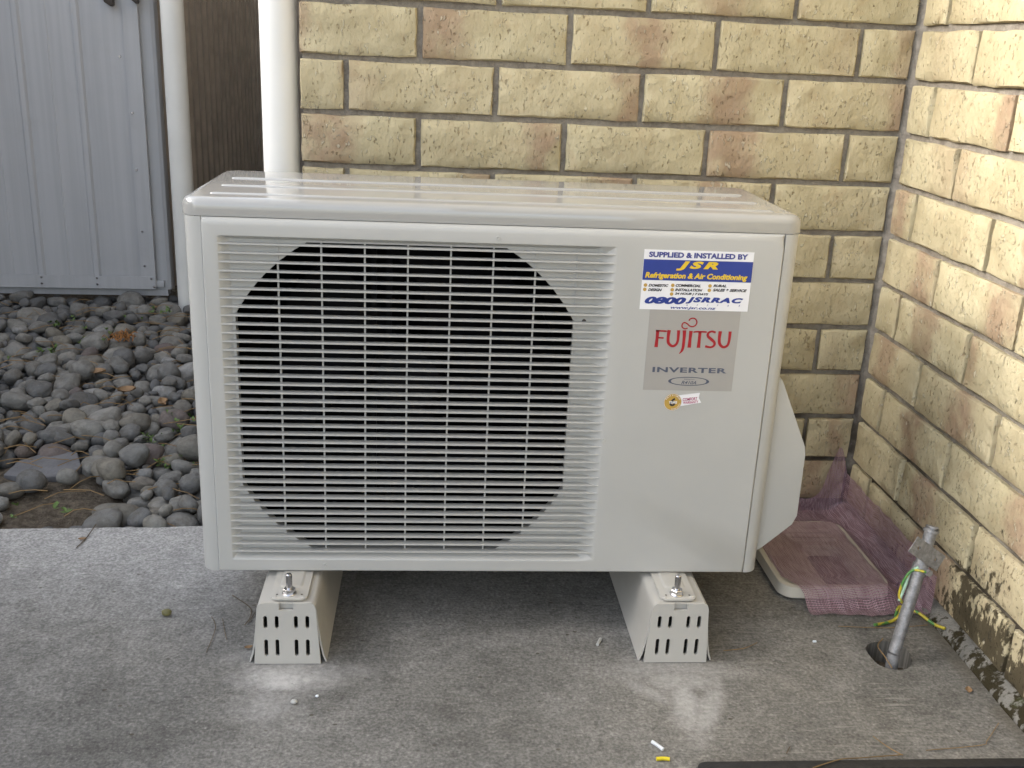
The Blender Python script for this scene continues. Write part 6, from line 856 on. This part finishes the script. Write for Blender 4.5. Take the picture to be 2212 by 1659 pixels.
'88,1201,-38,60,-68,-26;6,15,-1543,1147,-26,-39,29,-280;9,22,-1554,1061,-21,26,-8,229;12,23,-2102,1131,-23,-4,-32,88;4,14,-1741,491,-9,5,-26,-252;13,18,-1338,376,-48,21,1,180;3,21,-1270,738,-32,-22,3,-275;10,11,-1765,203,-38,-19,-31,180;8,32,-2114,1598,-38,28,-25,312;7,19,-1562,1548,-48,18,-17,-270;4,17,-1945,1353,-18,65,-6,-119;3,19,-1449,324,-1,-22,91,-144;12,13,-1691,1506,-36,-75,-32,106;5,19,-1913,970,-18,21,33,46;10,20,-1387,765,-49,10,-11,-44;3,15,-1556,430,-29,-18,14,-141;10,11,-1530,685,-55,7,-15,-243;10,26,-1989,1386,-24,41,15,2;12,21,-1254,679,-23,-58,64,105;10,23,-1424,177,-8,58,37,-66;1,11,-1880,1179,-54,-11,-2,-143;9,15,-1403,1200,-49,60,9,-76;0,21,-1532,1029,-28,16,-17,-41;4,15,-1123,19,-5,-48,7,123;3,29,-1892,1151,0,-13,-3,253;3,12,-1629,882,-50,64,26,275;2,13,-1187,-56,-51,49,-31,-206;13,25,-1355,932,-17,-54,44,293;8,14,-1249,463,-20,12,16,-200;10,41,-1564,1361,-34,40,10,-147;0,17,-1680,477,-51,-29,-6,104;4,11,-1984,1209,-19,-7,-7,153;12,35,-1457,1447,-37,-21,-26,-208;10,18,-1662,1451,-19,-35,-53,-64;2,12,-1343,591,-53,10,-14,-118;13,21,-1607,1137,-7,10,90,-262;0,30,-1671,351,-18,-21,-11,250;6,16,-1665,724,-48,22,40,-231;9,22,-1080,-26,-31,95,-53,-234;0,22,-1554,597,-5,23,33,-60;13,16,-1903,1153,-32,43,27,-12;1,28,-1508,1001,-11,15,3,0;3,11,-1482,518,-32,-95,-8,-6;2,45,-1633,965,-31,5,43,-192;2,22,-1682,1340,-47,-12,-1,-282;4,33,-1574,852,6,1,27,-87;0,15,-1419,262,-14,-71,18,218;1,11,-1685,1214,-54,-11,5,184;11,24,-1959,1059,-10,-15,21,-147;13,19,-2020,1577,-48,-7,-7,-88;3,18,-1510,310,-17,48,57,255;8,22,-1578,434,-47,-5,-5,-50;6,15,-1863,1595,-36,119,20,79;11,21,-2078,1465,-31,44,-19,-185;8,21,-1622,1243,-28,-85,-2,-39;0,19,-1355,1100,-41,-54,-37,-59;6,14,-1911,1095,-15,-41,-37,-16;3,11,-1665,893,-32,-8,-63,219;6,19,-1458,358,12,43,31,-68;1,24,-1333,849,-48,-12,-5,-272;1,14,-1801,676,-32,28,-42,24;1,25,-1947,712,-8,65,-33,-91;11,18,-1408,647,16,1,-7,307;5,17,-1397,1128,-46,58,57,276;2,15,-1266,597,-28,-29,-5,-273;1,26,-1407,1283,-32,-54,34,-89;0,30,-1360,1000,-22,-13,9,212;4,18,-1870,1268,-5,-9,28,-277;6,26,-1475,911,-21,40,43,184;1,20,-1400,670,-34,29,-45,118;2,18,-1768,1405,-19,-18,0,-81;3,27,-1306,279,-12,28,6,143;7,18,-2163,1414,-49,-49,-8,104;12,11,-1637,5,-5,3,-27,268;5,15,-1689,682,-50,40,-49,144;1,17,-1308,-6,-23,-31,7,142;2,18,-1794,304,-22,-17,-4,-250;13,11,-1861,1466,-52,42,5,267;9,13,-1824,1047,-34,60,40,186;11,15,-2065,1600,-50,58,12,-305;3,28,-1572,1291,-30,-1,6,111;3,23,-1478,671,-11,-4,61,-116;8,24,-1494,639,-30,21,31,227;6,23,-1362,356,-26,-25,11,-155;4,14,-1833,638,-15,11,30,248;10,15,-1673,1183,-49,265,0,-189;6,19,-1835,1224,-30,51,34,11;13,26,-1394,1235,-44,10,-7,207;6,24,-1335,435,-44,-15,-2,142;9,29,-1879,1439,-39,10,-14,-219;10,28,-1645,1489,-7,30,22,-294;9,15,-1596,302,-48,-30,13,138;13,17,-1626,-46,-48,55,29,-255;0,17,-1874,886,-13,47,15,-27;12,26,-1476,344,-17,-69,-62,-55;13,12,-1336,169,-1,-38,44,133;10,17,-1376,1081,-28,-52,-31,-273;3,24,-1179,63,-22,-36,-71,-259;13,22,-1871,1517,-44,-7,43,122;8,46,-139'
'3,775,-10,-6,-20,89;10,38,-1719,541,-2,-26,-33,-163;6,39,-1652,1141,-5,-2,12,173;3,15,-1650,598,-3,-107,38,268;3,34,-1657,850,-8,-26,4,314;1,16,-1822,476,-21,8,-1,128;6,26,-1832,434,9,-20,20,-172;12,26,-1270,328,-14,-9,39,242;0,13,-1432,844,-53,33,-8,-287;7,25,-1530,693,-9,-5,3,-267;11,21,-1576,1123,-6,1,-23,-221;10,18,-1615,1500,-27,-24,-12,313;7,18,-1634,1377,-49,-40,-13,199;7,21,-1825,1599,-29,-12,-32,-106;0,15,-1822,650,-29,-8,23,183;5,15,-1497,1035,-22,-3,5,-119;0,23,-1583,341,-17,-4,-40,-100;7,22,-2219,1443,-46,37,9,251;2,11,-1475,1325,-53,-7,6,-56;1,24,-1591,1214,-19,-6,-4,124;4,19,-2084,1312,-19,14,-19,295;8,14,-1756,717,-11,-1,35,-176;8,30,-1666,262,-7,19,8,138;12,21,-1501,1513,-46,-11,-29,-304;11,15,-1650,918,-27,-2,7,275;4,13,-1644,786,-48,-16,62,-191;11,11,-1689,630,-39,86,-63,6;0,29,-1730,752,4,-53,22,-290;11,24,-1863,1207,-48,-1,11,309;1,23,-1711,1393,-21,32,-33,-295;10,29,-1846,1289,-28,-26,9,-18;7,17,-2023,945,-38,-10,-71,70;7,20,-2120,1347,-49,-29,-10,-105;6,35,-2182,1590,-37,49,3,231;8,21,-1776,1130,-5,-27,-22,90;0,19,-1944,1204,-12,-19,-11,-68;10,22,-2007,1525,-49,-16,6,105;9,32,-1179,-13,-6,-33,6,-146;10,26,-1326,332,-24,-45,-30,122;3,39,-1673,110,-6,-3,-14,-265;12,19,-1478,806,-40,86,89,-166;8,22,-1511,536,-27,0,17,305;0,16,-1899,681,11,34,7,197;7,19,-1805,963,-15,24,39,-147;6,11,-1188,204,-39,106,-69,-271;11,22,-1546,1446,-47,18,-24,-168;4,36,-1266,244,11,-12,-23,-71;10,20,-1359,271,-9,-65,-39,-219;0,11,-1953,1011,-23,8,26,-73;1,25,-1652,732,-22,4,-55,230;7,19,-1164,340,-29,7,-44,186;1,24,-1145,236,-15,-39,-74,200;12,15,-1415,522,-18,-59,-47,-251;11,11,-1316,364,-54,31,9,88;12,23,-1418,472,-35,9,-57,-211;2,17,-1329,287,-27,-8,12,-154;1,25,-1314,905,-29,-45,-23,-96;10,11,-1736,486,-30,148,-96,222;12,17,-1606,302,3,-14,-12,162;10,44,-1126,77,-19,11,-18,-115;1,25,-2248,1522,-23,53,-38,151;12,22,-1465,1048,-23,48,16,-183;6,18,-1781,1004,-17,-24,-66,-109;5,30,-1479,1226,-24,-8,-33,-143;0,25,-1378,1187,-32,-63,-66,-145;9,23,-1344,577,4,28,8,-36;5,28,-1769,1246,-13,-22,42,-152;11,15,-2136,1200,-51,-19,-19,213;11,23,-1590,496,8,-44,45,117;8,21,-1340,7,-28,-51,66,-275;6,22,-1516,592,-8,-19,32,229;10,26,-1560,436,-1,42,42,-28;2,24,-2067,1382,-23,-8,-27,-31;10,17,-1770,266,-29,-28,26,185;3,43,-1697,1025,-1,-13,-16,166;11,15,-1912,715,3,28,-1,-276;2,33,-1573,1582,-29,8,-10,-78;11,17,-1917,793,-7,-45,36,222;4,14,-2125,1487,-2,-7,-35,-291;13,16,-1488,836,-49,-14,-2,-112;11,14,-1579,1275,-53,-17,6,-291;7,17,-1262,-43,-17,-2,7,199;13,11,-1557,1119,-33,-70,-5,213;7,21,-1133,191,-10,-19,2,-211;4,21,-2030,1037,-22,26,-54,-111;8,17,-2137,1467,-13,68,80,27;7,20,-1682,1166,-30,56,-9,161;8,21,-1701,825,-15,-59,59,130;9,14,-1885,1098,-24,45,10,46;4,17,-1777,1033,-44,-64,54,133;4,22,-1828,398,-13,-54,-26,-68;4,19,-1721,669,-33,46,6,139;13,19,-1487,728,-24,8,-40,-297;9,14,-1255,-16,-3,7,-26,93;13,30,-2111,1545,-34,-71,66,-116;7,26,-1419,825,-25,61,-12,186;12,14,-1551,1096,-50,-26,-18,-255;2,21,-1763,352,-22,-12,52,-6;9,24,-2041,1093,-6,-39,16,-75;10,'
'11,-1512,664,-22,-59,12,242;11,27,-2028,1340,-19,-40,24,234;2,19,-1764,922,-26,-19,-24,27;11,11,-1698,268,-7,-17,-22,-118;8,21,-1676,202,-9,48,-14,20;5,21,-1418,1116,-25,8,-36,-310;2,14,-1670,-46,-51,-34,-34,-193;1,22,-1487,1479,-49,-1,6,-237;3,19,-1355,622,-19,-19,-13,186;6,23,-1421,242,8,-43,6,-175;3,18,-1653,488,-7,-139,-25,-55;5,22,-2049,1288,-17,4,36,-304;3,23,-1631,566,4,-21,34,-80;4,31,-1637,729,13,-31,34,-255;13,28,-1698,648,-15,-82,-21,137;3,16,-1576,813,-31,-78,-63,156;9,13,-1397,451,-24,-69,-53,206;4,14,-1513,744,-1,-21,25,-83;9,28,-1594,1064,-5,23,34,-114;13,30,-1682,924,-11,-23,-32,136;2,16,-2068,1239,-23,-23,-44,204;5,15,-1450,1333,-34,22,-34,45;12,19,-1914,615,-29,-23,-27,-119;7,26,-1888,1033,2,27,4,232;3,16,-1636,1244,-49,-32,-37,-213;13,42,-1213,273,-16,72,35,-235;10,42,-1770,419,2,12,-16,-45;4,21,-1423,1007,-17,-9,-55,-293;6,24,-1594,426,-20,3,-11,81;2,24,-2189,1449,-29,27,3,-163;10,23,-1352,530,-7,10,33,-91;3,18,-1392,901,-10,34,-13,-308;1,35,-1691,597,8,10,10,-106;9,36,-1155,138,0,-31,1,108;4,30,-1428,725,13,37,25,-28;6,17,-1897,1458,-11,24,9,-91;1,16,-1895,736,-45,-9,-85,-57;0,16,-1476,1240,-51,4,-22,-143;3,22,-2003,868,-25,-39,-50,-1;0,18,-1480,1012,-27,3,26,-252;2,26,-1268,178,-3,20,40,44;1,18,-1668,435,-16,79,8,266;8,17,-1771,317,-11,39,38,116;8,12,-1435,1230,-33,7,-8,4;13,19,-1243,126,-22,13,58,152;12,21,-1369,539,-29,-17,-8,-249;8,23,-1873,1159,-25,15,-5,-120;7,29,-1571,797,4,-16,-55,260;1,13,-1644,915,-52,-10,31,9;8,15,-1247,439,-50,-14,-16,93;4,18,-1825,1327,-35,-38,40,-307;11,22,-1928,1113,2,-20,-9,-184;7,38,-1561,381,-13,-17,-32,-92;11,19,-1693,884,-13,-35,-113,162;12,29,-1295,367,-9,2,-77,-171;6,16,-1913,1549,-50,22,-4,-263;2,20,-1817,513,-25,-38,34,-295;11,24,-1630,514,-3,5,-40,98;3,27,-1502,946,-21,-45,25,-267;12,33,-1968,1520,-24,22,18,261;9,17,-1482,1406,-31,-37,21,-169;11,38,-2073,1515,-6,-27,-23,16;4,13,-2135,1323,-49,-14,53,-9;12,15,-1320,498,-28,-34,28,-93;8,11,-1384,-61,-52,-35,-23,132;7,16,-1311,80,-9,0,-7,-180;4,11,-2045,950,-52,6,-17,287;2,21,-1976,827,-20,-5,-6,-167;9,35,-1351,450,-8,-34,23,7;5,14,-1378,634,-7,-10,22,96;3,15,-1411,231,-15,-17,-14,15;5,12,-1595,413,-52,-46,18,-298;8,14,-1232,518,-25,7,-50,136;11,14,-1591,306,-10,-91,10,148;1,11,-1681,1496,-20,-196,-5,-146;6,13,-1839,1252,-23,29,-2,-255;1,13,-1430,488,-15,-35,6,-233;12,21,-1706,679,5,-79,-35,31;1,15,-1469,1184,-35,18,1,-243;2,18,-1213,366,-50,21,7,151;10,11,-1439,617,-4,-39,29,85;10,27,-1756,834,2,31,-27,-15;8,31,-1687,30,-41,-4,3,181;6,35,-1845,1355,-2,-16,13,-144;11,36,-1695,310,-1,58,-3,46;10,16,-1685,486,-31,-9,-42,-287;9,11,-1792,1014,-52,-10,7,245;6,11,-1927,1500,-49,-14,87,192;4,21,-1998,1598,-35,27,-54,-44;9,23,-1259,-73,-3,43,-20,-311;6,17,-1390,328,-6,-46,8,124;6,27,-1355,403,-23,9,18,165;12,32,-1361,175,23,56,-6,-29;8,30,-1404,678,0,49,10,-15;8,19,-1912,697,-11,-16,-27,-38;5,13,-2035,926,-52,-54,18,-88;2,29,-1768,358,9,-15,-22,-14;5,16,-1955,1544,-51,10,-21,-265;2,23,-1816,781,0,5,-13,-21;5,11,-1509,463,-22,62,63,-167;7,14,-122'
'6,282,14,34,-14,-194;6,11,-1518,588,-31,82,-50,181;13,22,-2066,1048,-8,7,39,-74;6,16,-1358,173,-23,34,-41,313;7,24,-2011,1176,-6,8,-35,119;9,12,-1574,911,-32,-4,7,119;0,20,-2007,1475,-49,6,-7,-257;1,28,-1748,680,-13,26,7,-220;11,12,-1873,1243,-51,109,28,-164;0,23,-2003,922,-47,2,1,21;3,24,-1256,292,-3,67,-54,42;6,27,-1635,40,-8,16,-30,216;6,20,-1876,1075,-27,-59,39,116;9,36,-1843,1556,-34,-10,-16,-25;7,37,-1890,599,7,-52,0,259')
SM = [stone_mesh(k) for k in range(14)]
from mathutils import Euler
def place(row):
    k, s, x, y, z, ex, ey, ez = row
    return SM[k], Matrix.LocRotScale(Vector((x, y, z))/1000, Euler((ex/100, ey/100, ez/100)), Vector((s, s, s))/1000)
def show(row):   # apparent size, nearer and higher stones first; those outside the view last
    k, s, x, y, z, *_ = row; p = Vector((x, y, z))/1000-CAM; d = p.dot(fw); px, pz = p.dot(rr)/d, p.dot(uu)/d
    vis = -.53 < px and x/1000 < -1.145-(y/1000)*.25
    return (0 if vis else 1, -(s/d)*(1+max(-.5, (z+20)/60)))
rows = []
for s_ in STONES.split(';'): rows.append([int(q) for q in s_.split(',')])
# a few hand-placed stones round the bare patch
rows += [[4, 28, -1535, 115, -8, 20, 10, 50], [9, 22, -1480, 147, -12, 120, 30, 70], [0, 31, -1375, 100, -14, 10, -20, 250], [2, 42, -1344, -7, -18, 5, 10, 20], [6, 27, -1565, 90, -16, 0, 15, 100], [7, 24, -1572, 40, -18, 30, 5, 30], [11, 22, -1556, -20, -20, 10, 0, 210],
         [3, 19, -1410, 150, -18, 0, 12, 60], [5, 14, -1450, -60, -24, 10, 0, 90], [8, 17, -1395, -64, -22, 0, 8, 20], [12, 15, -1500, -66, -26, 0, 8, 160], [2, 40, -1508, 368, 0, 5, 8, 20], [6, 36, -1423, 411, 0, 4, -8, 40], [0, 33, -1570, 337, -2, 8, 5, 330], [10, 30, -1440, 201, -10, 6, 4, 20]]
rows.sort(key=show)
more = []     # the bed goes on to both sides of the view
for k, s, x, y, z, ex, ey, ez in rows:
    lx = -1660-(y+90)*.375; rx = -1050-(y+90)*.25
    if x-(rx-lx) < lx+12: more.append([k, s, round(x-(rx-lx)), y, z, ex, ey, ez])
    if rx-12 < x+(rx-lx) < -1035: more.append([k, s, round(x+(rx-lx)), y, z, ex, ey, ez])
for row in rows[:300]:
    me, mx = place(row); o = bpy.data.objects.new('stone', me); C.objects.link(o); o.parent = bed; o.matrix_local = mx
rest = MB(); RM = [stone_mesh(k, 2) for k in range(14)]
for row in rows[300:]+more:
    me, mx = place(row); me = RM[row[0]]; rest.add([mx @ v.co for v in me.vertices], [tuple(p.vertices) for p in me.polygons])
tag(obj('stones', rest, M['stone'], bed, 180), 'further grey river stones lying between the larger ones', kind='stuff')
ps = MB(); ps.prism([(-1.615, .18), (-1.56, .165), (-1.492, .178), (-1.480, .225), (-1.512, .300), (-1.57, .302), (-1.612, .25)], [], lambda a, b, d: (a, b, d+.006*(a+1.55)), -.040, -.0225)
tag(obj('paving_stone', ps, M['slate'], None, 30, bevel=.005), 'flat grey stone slab bedded in the bare patch', 'stone slab')
# litter on the stones
rnd = random.Random(21); mb = MB()
for k in range(150):
    y = rnd.uniform(-.06, 1.45); xr = -1.16-.25*y; x = rnd.uniform(xr-.36-.17*y, xr); L = rnd.uniform(.03, .10); a = rnd.gauss(0, .7); z = rnd.uniform(-.016, .012); b = rnd.uniform(-.2, .2)
    P = [(x+math.cos(a+b*t_)*L*(t_-.5), y+math.sin(a+b*t_)*L*(t_-.5), z+.006*math.sin(PI*t_)+rnd.uniform(-.003, .003)) for t_ in (0, .33, .66, 1)]
    mb.tube(P, .0009, 4, False)
tag(obj('pine_needles', mb, M['needle'], None, None), 'brown pine needles scattered over the river stones', 'pine needles', kind='stuff')
mb = MB()
for k in range(70):
    cl = rnd.choice([(-1.70, 1.06), (-1.62, 1.30), (-1.78, .9), (-1.33, .42), (-1.30, .66), (-1.38, .30), (-1.46, -.04), (-1.50, 1.42), (-1.85, 1.2), (-1.27, .20)])
    x, y = cl[0]+rnd.gauss(0, .03), cl[1]+rnd.gauss(0, .035); z = rnd.uniform(-.010, .014)
    for q in range(5):
        a = rnd.uniform(0, 6.28); L = rnd.uniform(.006, .014); c_, s_ = math.cos(a), math.sin(a); h = rnd.uniform(.002, .012)
        mb.add([(x, y, z), (x+c_*L*.5-s_*L*.3, y+s_*L*.5+c_*L*.3, z+h*.7), (x+c_*L, y+s_*L, z+h), (x+c_*L*.5+s_*L*.3, y+s_*L*.5-c_*L*.3, z+h*.7)], [(0, 1, 2, 3)])
tag(obj('weeds', mb, M['weed'], None, None), 'low green weeds growing between the river stones', 'weeds', kind='stuff')
leaf(-1.262, .50, .022, .055, 1.3, M['leaf'], 'curled brown leaf on the stones beside the unit', 1.1, .5)
leaf(-1.490, .585, .012, .040, .4, M['leaf'], 'pale brown leaf at the middle of the stones', .5, .2)
leaf(-1.385, .50, .014, .034, 2.1, M['leaf'], 'brown leaf left of the curled one', .6, -.3)
leaf(-1.60, .72, .012, .045, .1, M['leaf'], 'large brown leaf at the left of the stones', .35, .1)
mb = MB()
for k in range(26):
    a = rnd.uniform(0, 6.28); x, y = -1.625+rnd.gauss(0, .018), 1.03+rnd.gauss(0, .02); L = rnd.uniform(.02, .05)
    mb.tube([(x, y, .008), (x+math.cos(a)*L*.5, y+math.sin(a)*L*.5, .022), (x+math.cos(a)*L, y+math.sin(a)*L, .012)], .0013, 4, False)
tag(obj('fern_scrap', mb, simple('rust_fern', (.30, .13, .035), .8, var=.3, scale=60), None, None), 'rusty dead fern tuft on the far stones', 'fern')
